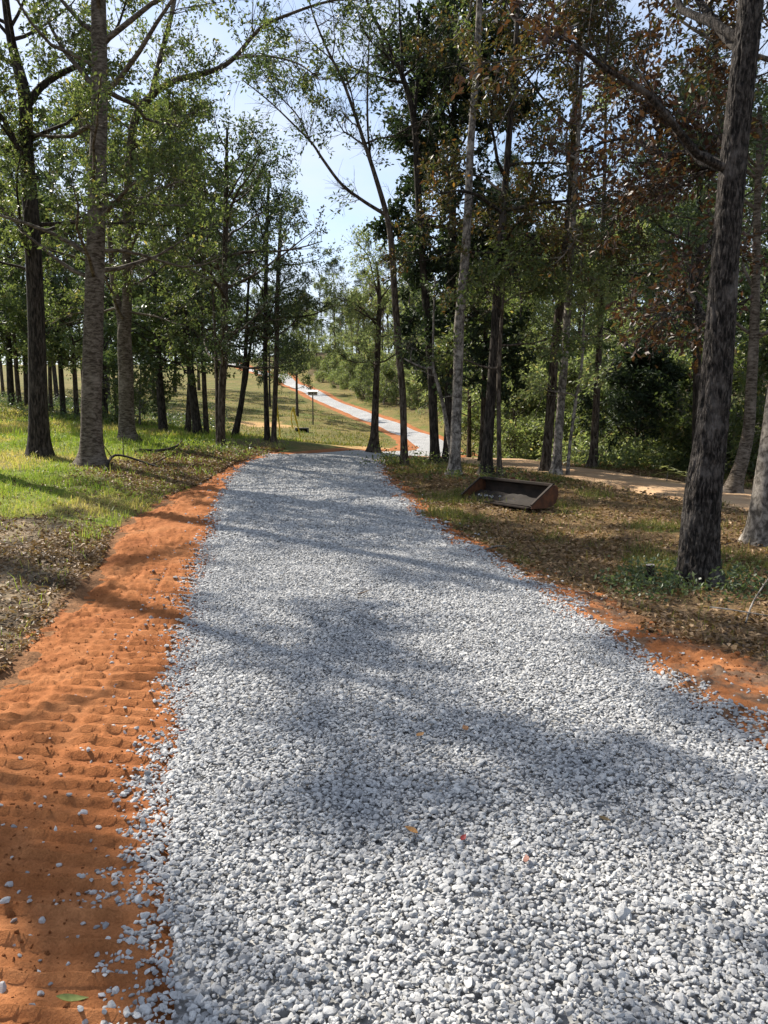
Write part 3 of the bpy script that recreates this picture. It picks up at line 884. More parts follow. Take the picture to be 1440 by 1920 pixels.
def build_tree(name, label, P, R, bark, leaf, crown, limbs=(), seed=0, group=None, rings=60, k=16, rough=0.06, flare=0.5, furrow=0.0, ring=0.0, stems=(), cat='tree'):
    """P: trunk points in the world (first at the foot), R radii. limbs: list of (points, radii)"""
    rng = np.random.default_rng(seed)
    P = np.asarray(P, float); R = np.asarray(R, float)
    base = P[0].copy()
    P = P - base
    root = empty(name, base)
    tag(root, label, cat, group)
    below = np.array([[0, 0, -0.25]]) + P[0]
    Pt = np.concatenate([below, P]); Rt = np.concatenate([R[:1], R])
    V, q = trunk_mesh(rng, Pt, Rt, rings, k, rough, flare, furrow, ring)
    tv, tq, off = [V], [q], len(V)
    for sp, sr in stems:                       # further stems from the same foot
        sp = np.asarray(sp, float) - base; sr = np.asarray(sr, float)
        V, q = trunk_mesh(rng, sp, sr, max(16, rings // 2), max(8, k // 2), rough, 0.0, furrow, ring)
        tv.append(V); tq.append(q + off); off += len(V)
    # first-order branches
    par = []
    n1 = crown.get('n1', 12)
    seg = np.concatenate([[0], np.cumsum(np.linalg.norm(np.diff(P, axis=0), axis=1))])
    H = seg[-1]
    NB = 7
    L1 = np.empty((0, NB, 3)); len1 = np.empty(0); rad1 = np.empty(0)
    if n1:
        hs = np.sort(rng.uniform(crown['h0'], crown.get('h1', 0.97), n1) ** crown.get('hp', 1.0)) * H
        st = np.stack([np.interp(hs, seg, P[:, j]) for j in range(3)], 1)
        tr = np.interp(hs, seg, R)
        u = (hs / H - crown['h0']) / max(crown.get('h1', 0.97) - crown['h0'], 1e-3)
        az = np.arange(n1) * 2.39996 + rng.uniform(0, 6.28) + rng.normal(0, 0.4, n1)
        if 'side' in crown:                    # one-sided crown: azimuth pulled towards a direction
            sa, sw = crown['side']
            az = sa + (np.mod(az - sa + np.pi, 2 * np.pi) - np.pi) * sw
        el = np.interp(u, [0, 1], crown.get('el', (0.15, 0.9))) + rng.normal(0, 0.18, n1)
        dirs = np.stack([np.cos(az) * np.cos(el), np.sin(az) * np.cos(el), np.sin(el)], 1)
        prof = np.interp(u, [0, 0.35, 0.7, 1], crown.get('prof', (0.75, 1, 0.8, 0.35)))
        len1 = crown['len'] * prof * rng.uniform(0.75, 1.2, n1)
        L1 = grow(rng, st, dirs, len1, NB, crown.get('wig', 0.16), crown.get('up', 0.05))
        rad1 = np.minimum(tr * 0.6, 0.010 + 0.013 * len1)
        V, q = tubes(L1, rad1[:, None] * np.linspace(1, 0.22, NB)[None], 7)
        tv.append(V); tq.append(q + off); off += len(V)
    trunk = mk('trunk', np.concatenate(tv), [np.concatenate(tq)], bark, root, True)
    PA = [L1]; LA = [len1]
    for lp, lr in limbs:
        lp = np.asarray(lp, float) - base
        V, q = trunk_mesh(rng, lp, np.asarray(lr, float), max(14, 5 * len(lp)), 9, 0.06, 0.0)
        mk('limb', V, [q], bark, trunk, True)
        lc = catmull(lp, NB * 3)
        for a_ in (0, 7, 14):
            PA.append(lc[a_:a_ + NB][None]); LA.append(np.array([crown['len'] * crown.get('limb_len', 0.8)]))
    for sp, sr in stems:
        sp = np.asarray(sp, float) - base
        lc = catmull(sp, NB * 3)
        PA.append(lc[2 * NB:][None]); LA.append(np.array([crown['len'] * 0.8]))
    L1 = np.concatenate(PA); len1 = np.concatenate(LA)
    # second order and twigs
    S, D, t = spawn(rng, L1, crown.get('n2', 7), crown.get('t2', 0.25), 1.0, (0.45, 1.05))
    l2 = np.repeat(len1, crown.get('n2', 7)) * crown.get('l2', 1.0) * (0.62 - 0.3 * t) * rng.uniform(0.6, 1.2, len(S))
    L2 = grow(rng, S, D, l2, 5, 0.2, crown.get('up2', 0.03))
    r2 = (0.004 + 0.006 * l2)
    cv, cq, coff = [], [], 0
    V, q = tubes(L2, r2[:, None] * np.linspace(1, 0.35, 5)[None], 4)
    cv.append(V); cq.append(q); coff += len(V)
    n3 = crown.get('n3', 5)
    S, D, t = spawn(rng, L2, n3, 0.2, 1.0, (0.3, 1.1))
    l3 = crown.get('twig', 0.5) * rng.uniform(0.5, 1.3, len(S))
    L3 = grow(rng, S, D, l3, 3, 0.18, crown.get('up3', 0.0))
    V, q = tubes(L3, np.full((len(L3), 3), 0.0035) * np.array([[1, 0.8, 0.5]]), 3)
    cv.append(V); cq.append(q + coff); coff += len(V)
    nl = crown.get('nl', 12)
    kp = crown.get('keep', 0.62)
    keep = (np.repeat(rng.random(len(L2)) < kp ** 0.6, n3)) & (rng.random(len(L3)) < kp ** 0.4)
    S, D, t = spawn(rng, L3[keep], nl, 0.1, 1.0, (0.2, 1.2))
    S = S + rng.normal(0, crown.get('puff', 0.05), S.shape)
    V, Fc, tint = leaves(rng, S, D, crown.get('L', 0.085), crown.get('W', 0.036), crown.get('droop', 0.25))
    nq = sum(len(a) for a in cq)
    verts = np.concatenate(cv + [V])
    tn = np.concatenate([np.zeros(coff), tint])
    mk('crown', verts, [np.concatenate(cq), Fc + coff], [bark, leaf], root, False,
       mat_idx=np.concatenate([np.zeros(nq), np.ones(len(Fc))]), attrs={'tint': ('FLOAT', 'POINT', tn.astype(np.float32))})
    return root

def trunk_px(path, Y, lean=0.0):
    """path of (px, py, width px) at distance Y -> points, radii"""
    P, R = [], []
    for i, (x, y, w) in enumerate(path):
        yy = Y + lean * i / max(1, len(path) - 1)
        P.append(at(x, y, yy)); R.append(w / 2 / F_PX * yy)
    P = np.array(P)
    return P, np.array(R)

def foot(P):
    P = P.copy(); P[0, 2] = tz(P[0, 0], P[0, 1]); return P

def ptree(name, label, Y, path, bark, leaf, crown, limbs=(), stems=(), lean=0.0, **kw):
    P, R = trunk_px(path, Y, lean)
    P = foot(P)
    ls = [trunk_px(l[1:], Y, l[0]) for l in limbs]
    ss = [trunk_px(l[1:], Y, l[0]) for l in stems]
    return build_tree(name, label, P, R, M[bark], M[leaf], crown, ls, stems=ss, **kw)

def cr(**kw):
    d = dict(n1=13, h0=0.35, len=2.8, n2=8, n3=6, nl=17, L=0.115, W=0.05)
    d.update(kw); return d

# ---- left side
ptree('oak_tree', 'dark forked oak standing in the lawn, outermost of the big lawn trees', 18, [(75, 858, 42), (72, 760, 34), (68, 600, 30), (60, 430, 28), (50, 290, 25), (46, 180, 22), (20, 70, 15), (5, -60, 11), (0, -220, 6)],
      'bark_dark', 'leaf_olive', cr(h0=0.28, len=3.4, n1=19, keep=0.62, t2=0.5, l2=0.7), rings=90, seed=21,
      limbs=[(0.6, (50, 200, 16), (75, 165, 13), (110, 140, 11), (165, 112, 8), (215, 60, 5), (240, -10, 3)), (-1.0, (70, 340, 12), (40, 290, 10), (10, 230, 8), (-30, 180, 5))])
ptree('oak_tree', 'tall straight grey brown oak with blackened foot beside the fallen branch', 16.5, [(172, 869, 50), (172, 845, 42), (172, 750, 37), (177, 550, 34), (182, 350, 30), (187, 170, 27), (185, 0, 25), (184, -200, 20), (180, -420, 12), (176, -600, 5)],
      'bark_ring', 'leaf_olive', cr(h0=0.22, len=3.6, n1=24, keep=0.58, t2=0.5, l2=0.7), rings=120, k=20, ring=0.02, seed=22,
      limbs=[(-1.5, (180, 420, 8), (215, 380, 7), (250, 345, 5), (290, 320, 3)), (0.8, (186, 175, 12), (150, 130, 9), (120, 95, 7), (90, 40, 5))])
ptree('oak_tree', 'fork trunked oak whose long limb arches over the drive', 22, [(241, 824, 36), (238, 800, 29), (236, 700, 27), (233, 630, 25), (238, 570, 18), (237, 480, 16), (238, 400, 15), (243, 300, 15), (256, 215, 14), (290, 174, 13)],
      'bark_ring', 'leaf_olive', cr(h0=0.30, len=3.2, n1=16, n2=12, limb_len=0.9, keep=0.6), rings=90, seed=23, ring=0.015,
      stems=[(0.4, (232, 640, 20), (226, 590, 16), (214, 540, 12), (206, 450, 9), (198, 340, 7), (190, 220, 4))],
      limbs=[(-3.0, (288, 175, 13), (330, 150, 11), (400, 132, 9), (440, 108, 8), (490, 52, 6), (555, 22, 5), (620, 2, 4), (690, -5, 3)),
             (0.5, (284, 178, 11), (300, 110, 9), (322, 25, 8), (335, -60, 6), (345, -200, 3)), (-1.0, (250, 275, 9), (290, 250, 8), (318, 238, 6), (332, 205, 4)),
             (-2.0, (440, 110, 5), (500, 105, 4), (560, 120, 3), (600, 150, 2))])
ptree('evergreen_tree', 'slim twin stemmed evergreen with dense dark crown at the shoulder of the drive', 24, [(414, 843, 18), (415, 800, 14), (416, 740, 14), (420, 650, 14), (422, 500, 11), (424, 350, 8), (426, 240, 4)],
      'bark_brown', 'leaf_dark', cr(h0=0.24, len=3.3, n1=24, n3=5, L=0.12, W=0.055, keep=0.72, el=(0.1, 0.9), prof=(0.9, 1, 0.7, 0.3)), seed=24,
      stems=[(0.2, (409, 838, 8), (407, 780, 7), (406, 700, 6), (402, 600, 5), (396, 500, 3))])
ptree('young_oak_tree', 'dark trunked tree leaning over the grassy crest', 29, [(440, 823, 13), (447, 785, 11), (454, 745, 10), (459, 690, 8), (463, 600, 6), (468, 480, 3)],
      'bark_dark', 'leaf_dark', cr(h0=0.40, len=2.3, n1=11), seed=25, stems=[(0.3, (453, 752, 7), (462, 710, 6), (468, 660, 5), (480, 590, 3))])
ptree('young_oak_tree', 'thin straight dark trunk on the crest, darker one of a close pair', 28, [(501, 823, 11), (499, 750, 9), (497, 650, 8), (500, 450, 7), (505, 320, 4)],
      'bark_dark', 'leaf_dark', cr(h0=0.30, len=2.4, n1=13), seed=26)
ptree('young_oak_tree', 'thin slightly leaning trunk on the crest beside the yellow stake', 27.5, [(513, 824, 10), (516, 740, 9), (518, 680, 9), (521, 520, 7), (528, 390, 4)],
      'bark_brown', 'leaf_dark', cr(h0=0.34, len=2.2, n1=11), seed=27)

# ---- right side
ptree('slender_tree', 'slender tree with flared foot standing alone at the bend of the drive', 27, [(700, 843, 24), (702, 815, 16), (704, 760, 13), (707, 680, 11), (710, 610, 10), (711, 550, 7), (706, 490, 4)],
      'bark_brown', 'leaf_light', cr(h0=0.45, len=2.0, n1=9, keep=0.6, nl=12), seed=31, flare=0.6,
      limbs=[(0.5, (709, 615, 5), (690, 590, 4), (668, 572, 3), (640, 558, 2)), (-0.5, (711, 560, 4), (700, 520, 3), (690, 480, 2), (668, 455, 1.5))])
ptree('oak_tree', 'thin trunk forking into a bare limb over the drive, nearest the clay bend', 19.5, [(758, 875, 16), (757, 820, 13), (755, 740, 13), (747, 650, 13), (740, 550, 12), (733, 450, 11), (724, 400, 10), (702, 325, 8), (684, 270, 7), (664, 210, 6), (640, 145, 5), (610, 85, 4), (585, 20, 3), (565, -60, 2)],
      'bark_brown', 'leaf_dark', cr(h0=0.50, len=1.7, n1=10, keep=0.22, nl=12, limb_len=0.6), rings=90, seed=32,
      limbs=[(-1.5, (722, 402, 7), (680, 376, 6), (640, 345, 5.5), (606, 300, 5), (586, 270, 4), (552, 235, 3.2), (505, 190, 2.5), (455, 150, 2)),
             (0.5, (704, 335, 5), (694, 290, 4), (689, 220, 4), (690, 130, 3), (694, 40, 2)), (-0.8, (585, 272, 3), (560, 220, 2.5), (525, 180, 2), (490, 130, 1.5))])
ptree('oak_tree', 'tall leaning trunk with high spreading forks, just behind the thin forked one', 21, [(816, 869, 20), (814, 820, 17), (809, 700, 16), (798, 560, 14), (790, 450, 13), (783, 340, 12), (776, 225, 11), (754, 142, 9), (722, 72, 7), (694, 18, 5), (670, -60, 3)],
      'bark_dark', 'leaf_dark', cr(h0=0.55, len=2.2, n1=10, keep=0.24, nl=12), rings=80, seed=33,
      limbs=[(0.6, (776, 230, 7), (781, 170, 6), (783, 100, 5), (785, 20, 4), (790, -60, 2)), (0.3, (755, 145, 6), (753, 90, 5), (749, 20, 4), (748, -80, 2))])
ptree('cedar_tree', 'dense dark green cedar rising in the middle of the right hand clump', 22.5, [(841, 869, 24), (843, 800, 20), (844, 700, 19), (847, 500, 15), (850, 300, 12), (853, 100, 9), (856, -80, 5), (858, -200, 2)],
      'bark_dark', 'leaf_cedar', cr(h0=0.16, h1=0.98, len=2.2, n1=78, n3=6, L=0.17, W=0.08, keep=0.85, el=(-0.05, 0.75), prof=(0.75, 1, 0.85, 0.3), twig=0.4, droop=0.1), seed=34)
ptree('crooked_sapling', 'pale crooked sapling bending sideways among the clump', 19, [(852, 884, 8), (846, 850, 8), (838, 800, 8), (832, 765, 7), (820, 718, 7), (811, 692, 6), (797, 690, 4), (780, 684, 3.5), (757, 672, 2.5)],
      'bark_grey', 'leaf_dark', cr(n1=4, h0=0.5, len=0.9, n2=4, n3=3), rings=50, seed=35, flare=0.2,
      stems=[(0.2, (813, 700, 5), (812, 660, 4), (813, 600, 3.5), (816, 520, 2.5))])
ptree('pale_trunk_tree', 'tall pale grey straight trunk of the right hand clump', 17.3, [(851, 892, 27), (853, 865, 21), (856, 780, 19), (859, 690, 18), (861, 610, 19), (871, 500, 17), (877, 400, 14.5), (882, 280, 13), (892, 150, 12), (897, 50, 11), (902, -80, 9), (908, -300, 5), (910, -450, 3)],
      'bark_grey', 'leaf_olive', cr(h0=0.62, len=2.3, n1=12), rings=120, k=20, seed=36)
ptree('oak_tree', 'dark leaning oak of the clump with rusting leaves, beside the loader bucket', 17.5, [(911, 893, 26), (913, 860, 21), (918, 780, 19), (927, 650, 17), (935, 500, 15), (943, 400, 13), (955, 250, 11), (966, 100, 9), (976, -60, 6), (982, -200, 3)],
      'bark_dark', 'leaf_rust', cr(keep=0.78, h0=0.36, len=2.8, n1=17), rings=90, seed=37)
ptree('young_oak_tree', 'pencil thin grey trunk right behind the loader bucket', 17.2, [(937, 894, 12), (936, 860, 9), (935, 760, 8), (936, 680, 8), (941, 590, 6), (950, 480, 4)],
      'bark_brown', 'leaf_olive', cr(h0=0.48, len=1.6, n1=8), seed=38)
ptree('young_oak_tree', 'thin brown trunk half hidden behind the dark leaning oak', 23, [(903, 864, 13), (906, 790, 11), (908, 700, 9), (911, 600, 8), (915, 440, 5)],
      'bark_brown', 'leaf_olive', cr(h0=0.34, len=2.0, n1=10), seed=39)
ptree('pine_tree', 'leaning reddish trunk by the sandy track, larger of the pair', 18.6, [(1021, 885, 22), (1024, 860, 18), (1031, 780, 17), (1041, 650, 16), (1052, 550, 15), (1062, 450, 14), (1072, 330, 12), (1078, 200, 10), (1086, 60, 7), (1092, -100, 4)],
      'bark_brown', 'leaf_rust', cr(keep=0.78, h0=0.40, len=2.7, n1=14, el=(0.0, 0.6)), rings=80, seed=40)
ptree('oak_tree', 'upright brown trunk by the sandy track, thinner of the pair', 18, [(1042, 892, 24), (1044, 865, 18), (1050, 780, 15), (1060, 650, 14), (1068, 520, 13), (1075, 400, 11), (1083, 280, 8), (1090, 150, 6), (1096, 0, 3)],
      'bark_grey', 'leaf_rust', cr(keep=0.78, h0=0.38, len=2.6, n1=13), rings=80, seed=41)
ptree('bent_sapling', 'thin bent sapling beside the pair of trunks at the sandy track', 17.8, [(1064, 893, 7), (1069, 830, 6), (1080, 750, 6), (1091, 680, 5), (1095, 600, 4), (1100, 520, 3)],
      'bark_grey', 'leaf_light', cr(n1=8, h0=0.35, len=1.2, n3=4), seed=42, flare=0.2)
ptree('pine_tree', 'brown trunk on the far edge of the sandy track', 21.3, [(1110, 880, 21), (1113, 850, 16), (1116, 800, 14), (1120, 720, 12), (1126, 600, 10), (1130, 450, 8), (1134, 300, 6), (1137, 150, 4)],
      'bark_brown', 'leaf_light', cr(h0=0.35, len=2.4, n1=15), seed=43)
ptree('big_oak_tree', 'big rough barked oak close by with rust brown leaves and ivy at its foot', 7.2, [(1311, 1112, 77.4), (1310, 1060, 70.4), (1316, 950, 64.2), (1329, 850, 56.3), (1339, 760, 53.7), (1350, 620, 49.3), (1360, 480, 45.8), (1371, 350, 44.0), (1386, 200, 42.2), (1400, 80, 40.5), (1408, 0, 39.6), (1420, -150, 37.0), (1440, -400, 30.8), (1452, -700, 19.4), (1456, -1000, 7.0)],
      'bark_oak', 'leaf_brown', cr(h0=0.30, len=2.6, n1=16, n2=8, n3=6, nl=12, L=0.085, W=0.042, twig=0.35, keep=0.5, side=(2.3, 0.5), up=0.02, limb_len=0.5), rings=520, k=128, furrow=0.10, rough=0.06, flare=0.34, seed=44,
      limbs=[(1.5, (1372, 330, 20), (1335, 300, 16), (1290, 285, 12), (1240, 290, 9), (1180, 260, 7), (1120, 270, 4)), (1.8, (1398, 95, 26), (1365, 70, 20), (1340, 40, 16), (1310, 0, 12), (1280, -60, 8)),
             (2.5, (1375, 300, 14), (1320, 320, 11), (1270, 350, 8), (1215, 345, 6), (1160, 375, 3)), (1.0, (1352, 610, 12), (1320, 590, 9), (1290, 545, 6), (1270, 560, 4), (1240, 590, 2.5))])
ptree('pale_oak_tree', 'smooth pale grey leaning trunk cut off by the picture edge', 9.4, [(1429, 1020, 72), (1432, 985, 58), (1443, 900, 54), (1461, 780, 52), (1482, 620, 50), (1505, 300, 44), (1520, 0, 38), (1530, -400, 20)],
      'bark_grey', 'leaf_rust', cr(h0=0.45, len=2.6, n1=12, L=0.10, W=0.05), rings=120, k=28, seed=45, flare=0.25)
ptree('leaning_tree', 'leaning mottled trunk rooted in the sandy bank behind the big oak', 15.2, [(1372, 927, 36), (1380, 900, 27), (1392, 860, 24), (1404, 800, 21), (1410, 700, 19), (1415, 600, 17), (1420, 400, 13), (1425, 200, 8)],
      'bark_ring', 'leaf_dark', cr(h0=0.38, len=2.6, n1=15), rings=70, seed=46, flare=0.5)
ptree('dark_trunk_tree', 'dark trunk in the shade just behind the big oak', 18, [(1303, 892, 20), (1305, 850, 16), (1307, 700, 14), (1310, 550, 12), (1312, 350, 9), (1314, 150, 5)],
      'bark_dark', 'leaf_dark', cr(h0=0.28, len=2.8, n1=18), seed=47)

# ---- trees out of the picture whose shade falls across the drive
for i, (x, y, h, ln, hh, lb) in enumerate([(-10.6, 13.2, 13, 3.3, 0.35, 'oak beyond the picture edge shading the middle of the drive'), (-8.9, 15.6, 14, 3.2, 0.35, 'oak beyond the picture edge shading the drive below the crest'), (-8.3, 8.2, 11.5, 3.0, 0.42, 'oak beyond the picture edge shading the near gravel'),
                             (-13.0, 9.0, 14, 3.4, 0.4, 'tall oak beyond the picture edge shading the near drive'), (-8.6, 2.6, 9.5, 2.4, 0.5, 'small oak beyond the picture edge shading the near clay')]):
    z = tz(x, y)
    P = np.array([[x, y, z], [x + 0.1, y, z + h * 0.3], [x + 0.2, y + 0.2, z + h * 0.6], [x + 0.1, y + 0.3, z + h * 0.85], [x, y + 0.2, z + h]])
    build_tree('oak_tree', lb, P, np.array([0.22, 0.18, 0.14, 0.09, 0.03]), M['bark_brown'], M['leaf_olive'], cr(h0=hh, len=ln, n1=9, t2=0.5, l2=0.75, nl=22, keep=0.68), seed=60 + i)

# ---- background trees: a few kinds, copied
def template(name, h, r, bark, leaf, crown, seed, rings=24, bend=0.3, k=8):
    rng = np.random.default_rng(seed)
    t = np.linspace(0, 1, 6)
    P = np.stack([bend * np.sin(t * 2.5 + seed) * t, bend * np.cos(t * 2 + seed) * t, t * h], 1) - np.array([0, 0, 0])
    P[0, :2] = 0
    o = build_tree(name, 'x', P, r * (1 - 0.85 * t), M[bark], M[leaf], crown, seed=seed, rings=rings, k=k)
    return o
TPL = {
    'hard_a': template('background_tree', 12, 0.15, 'bark_brown', 'leaf_olive', cr(keep=0.52, h0=0.22, len=3.0, n1=20, n2=7, n3=6, nl=14, L=0.21, W=0.11, puff=0.1), 71),
    'hard_b': template('background_tree', 13, 0.16, 'bark_dark', 'leaf_dark', cr(keep=0.5, h0=0.20, len=3.2, n1=22, n2=7, n3=6, nl=14, L=0.21, W=0.11, puff=0.1), 72),
    'hard_c': template('background_tree', 12, 0.13, 'bark_brown', 'leaf_light', cr(h0=0.18, len=2.8, n1=20, n2=7, n3=6, nl=13, L=0.20, W=0.10, puff=0.1), 73),
    'rust_a': template('background_tree', 12, 0.14, 'bark_brown', 'leaf_rust', cr(h0=0.3, len=2.8, n1=17, n2=6, n3=6, nl=13, L=0.21, W=0.11, puff=0.1), 74),
    'pine': template('background_pine', 17, 0.17, 'bark_brown', 'leaf_cedar', cr(h0=0.5, len=2.4, n1=22, n2=7, n3=5, nl=14, L=0.26, W=0.05, el=(0.0, 0.7), puff=0.05, droop=-0.1), 75),
    'shrub_a': template('woodland_shrub', 3.6, 0.05, 'bark_brown', 'leaf_light', cr(h0=0.03, h1=0.95, len=1.5, n1=22, n2=6, n3=6, nl=13, L=0.15, W=0.075, el=(0.15, 1.0), puff=0.08, twig=0.4), 76, 12, 0.2, 6),
    'shrub_b': template('woodland_shrub', 3.2, 0.05, 'bark_grey', 'leaf_olive', cr(h0=0.03, h1=0.95, len=1.5, n1=20, n2=6, n3=6, nl=13, L=0.15, W=0.075, el=(0.2, 1.0), puff=0.08, twig=0.4), 77, 12, 0.2, 6),
    'bush': template('cedar_bush', 3.4, 0.06, 'bark_dark', 'leaf_cedar', cr(h0=0.04, h1=0.97, len=1.7, n1=34, n2=7, n3=6, nl=14, L=0.16, W=0.06, el=(0.1, 0.9), puff=0.05, twig=0.35, prof=(1, 0.9, 0.6, 0.2)), 78, 12, 0.15, 6),
}
_used = set()
BR = np.random.default_rng(99)
def put(kind, x, y, sc, label, group, cat='tree', name=None):
    src = TPL[kind]
    loc = (x, y, tz(x, y) - 0.05)
    rz = float(BR.uniform(0, 6.28))
    if kind in _used:
        o = copy_tree(src, loc, rz, sc)
    else:
        _used.add(kind); o = src
        o.location = loc; o.rotation_euler = (0, 0, rz); o.scale = (sc, sc, sc)
    o.rotation_euler = (float(BR.normal(0, .035)), float(BR.normal(0, .035)), rz)
    fat = float(BR.uniform(0.8, 1.25)); o.scale = (sc * fat, sc * fat, sc)
    if name: o.name = name
    for kk in ('label', 'category', 'group'):
        if kk in o: del o[kk]
    tag(o, label, cat, group)
    return o
def put_px(kind, px, Y, sc, *a, **k):
    p = at(px, 800, Y)
    return put(kind, p[0], p[1], sc, *a, **k)

# trunks in the back row of the lawn
lawn_row = [(24, 40, 'hard_b', .95), (39, 41, 'hard_a', .9), (53, 42, 'hard_b', 1.), (97, 40, 'hard_a', .8), (120, 38, 'hard_b', 1.05), (145, 38.5, 'hard_c', .85), (197, 36, 'hard_b', 1.05), (221, 37, 'hard_a', .7), (262, 34, 'shrub_b', 1.2),
            (306, 32, 'hard_b', .95), (352, 32.5, 'hard_a', .85), (371, 30, 'hard_b', .9), (387, 30.3, 'hard_a', .8), (-40, 36, 'hard_b', 1.), (-90, 30, 'hard_a', 1.)]
for px, Y, kd, sc in lawn_row:
    put_px(kd, px, Y, sc, 'slim tree in the shaded row along the back of the lawn' if 'shrub' not in kd else 'leafy shrub between trunks in the row at the back of the lawn', 'row of trees along the back of the lawn' if 'shrub' not in kd else None, 'tree' if 'shrub' not in kd else 'shrub')
# wood far behind the lawn
for px, Y, kd, sc in [(-60, 62, 'hard_b', 1.1), (10, 66, 'pine', .95), (60, 72, 'hard_a', 1.1), (110, 64, 'hard_b', 1.15), (160, 75, 'hard_c', 1.1), (205, 70, 'hard_b', 1.1), (250, 82, 'pine', 1.0), (290, 76, 'hard_a', 1.15), (330, 88, 'hard_b', 1.2), (375, 95, 'hard_a', 1.2), (420, 105, 'pine', 1.1), (-10, 80, 'hard_b', 1.2), (85, 90, 'hard_b', 1.3), (180, 95, 'hard_a', 1.3), (275, 110, 'hard_b', 1.4)]:
    put_px(kd, px, Y, sc, 'tree of the hazy wood beyond the field behind the lawn', 'wood beyond the field behind the lawn')
# hill top beyond the drive
for i, px in enumerate(range(240, 640, 26)):
    Y = 195 + 22 * BR.random()
    put_px(['hard_b', 'hard_a', 'hard_c', 'pine'][i % 4], px + BR.uniform(-8, 8), Y, BR.uniform(1.15, 1.6), 'tree on the hill top where the drive disappears', 'trees on the hill top')
# single trees on the slope
put_px('hard_a', 558, 66, 0.78, 'slim tree standing alone on the grass slope beside the far drive', None, 'tree')
put_px('hard_b', 507, 76, 0.85, 'grey trunk on the upper grass slope behind the close pair', None, 'tree')
# woods along the right of the far drive
for i in range(72):
    f = i / 71.0
    Y = 50 + 140 * f ** 1.1
    e = np.interp(Y, SR_[:, 1][np.argsort(SR_[:, 1])], SR_[:, 0][np.argsort(SR_[:, 1])])
    off = 4.2 + Y * 0.02 + BR.uniform(0, 9 + Y * 0.06)
    kd = BR.choice(['hard_a', 'hard_c', 'hard_c', 'hard_b', 'rust_a', 'pine'])
    put(kd, e + off, Y, BR.uniform(0.75, 1.15), 'tree of the wood along the far side of the drive', 'wood along the far drive')
for i in range(64):
    f = i / 63.0
    Y = 44 + 130 * f ** 1.3
    e = np.interp(Y, SR_[:, 1][np.argsort(SR_[:, 1])], SR_[:, 0][np.argsort(SR_[:, 1])])
    put(BR.choice(['shrub_a', 'shrub_b']), e + 2.3 + Y * 0.006 + BR.uniform(0, 4), Y, BR.uniform(0.7, 1.4), 'leafy shrub at the wood edge above the far drive', 'shrubs at the wood edge above the far drive', 'shrub')
# wood behind the sandy track
for px, Y, kd, sc in [(880, 34, 'hard_c', .75), (960, 31, 'hard_c', .7), (985, 38, 'hard_a', .85), (1040, 33, 'hard_c', .8), (1090, 36, 'rust_a', .85), (1150, 30, 'hard_c', .75), (1180, 40, 'hard_a', .95), (1230, 29, 'hard_b', .8), (1270, 35, 'rust_a', .9), (1330, 28, 'hard_b', .85), (1360, 38, 'hard_a', 1.), (1400, 25, 'hard_b', .85), (1450, 30, 'hard_b', 1.), (1500, 24, 'hard_b', .9), (1010, 48, 'hard_b', .95), (1120, 50, 'pine', .8), (1220, 52, 'hard_a', 1.05), (1320, 50, 'pine', .85), (1420, 48, 'hard_b', 1.1), (1550, 36, 'hard_b', 1.1), (940, 52, 'hard_a', .95), (1070, 62, 'hard_a', 1.0), (1180, 66, 'hard_c', 1.1), (1290, 66, 'hard_b', 1.2)]:
    put_px(kd, px, Y, sc, 'tree of the dense wood behind the sandy track', 'dense wood behind the sandy track')
for px, Y, kd, sc in [(880, 38, 'shrub_a', 1.1), (925, 34, 'shrub_b', .9), (965, 29, 'shrub_a', .8), (990, 33, 'shrub_b', 1.2), (1045, 28, 'shrub_a', .85), (1075, 31, 'shrub_b', 1.2), (1120, 27.5, 'shrub_a', .9), (1150, 25.5, 'shrub_b', .8), (1245, 24.5, 'shrub_b', .9), (1280, 22.5, 'shrub_a', .8), (1330, 21.5, 'shrub_b', .9), (1365, 20.5, 'shrub_b', .8), (1420, 20, 'shrub_b', 1.), (1470, 18.5, 'shrub_b', 1.), (1020, 40, 'shrub_b', 1.4), (1180, 33, 'shrub_b', 1.5)]:
    put_px(kd, px, Y, sc, 'leafy shrub in the undergrowth edge behind the sandy track', 'shrubs behind the sandy track', 'shrub')
put_px('bush', 1195, 22.5, 0.95, 'dark green cedar bush on the far bank of the sandy track', None, 'bush')

# ------------------------------------------------------------------ grass, litter, undergrowth
def blades(name, x, y, z, h, w, mat, label, tint=None):
    n = len(x)
    az = RNG.uniform(0, 6.28, n)
    sd = np.stack([np.cos(az), np.sin(az), np.zeros(n)], 1) * (w / 2)[:, None]
    ln = RNG.normal(0, 0.45, (n, 2))
    b = np.stack([x, y, z], 1)
    mid = b + np.stack([ln[:, 0] * h * 0.35, ln[:, 1] * h * 0.35, h * 0.6], 1)
    tip = b + np.stack([ln[:, 0] * h * 1.1, ln[:, 1] * h * 1.1, h * (1.0 - 0.2 * np.abs(ln).sum(1))], 1)
    V = np.stack([b - sd, b + sd, mid + sd * 0.8, mid - sd * 0.8, tip], 1).reshape(-1, 3)
    i = np.arange(n)[:, None] * 5
    if tint is None: tint = np.clip(RNG.normal(0.5, 0.22, n), 0, 1)
    o = mk(name, V, [i + np.array([[0, 1, 2, 3]]), i + np.array([[3, 2, 4]])], mat, None, False, attrs={'tint': ('FLOAT', 'POINT', np.repeat(tint, 5).astype(np.float32))})
    return tag(o, label, 'grass', None, 'stuff')

def base_z(x, y): return terrain(x, y) + lawn_bumps(x, y)

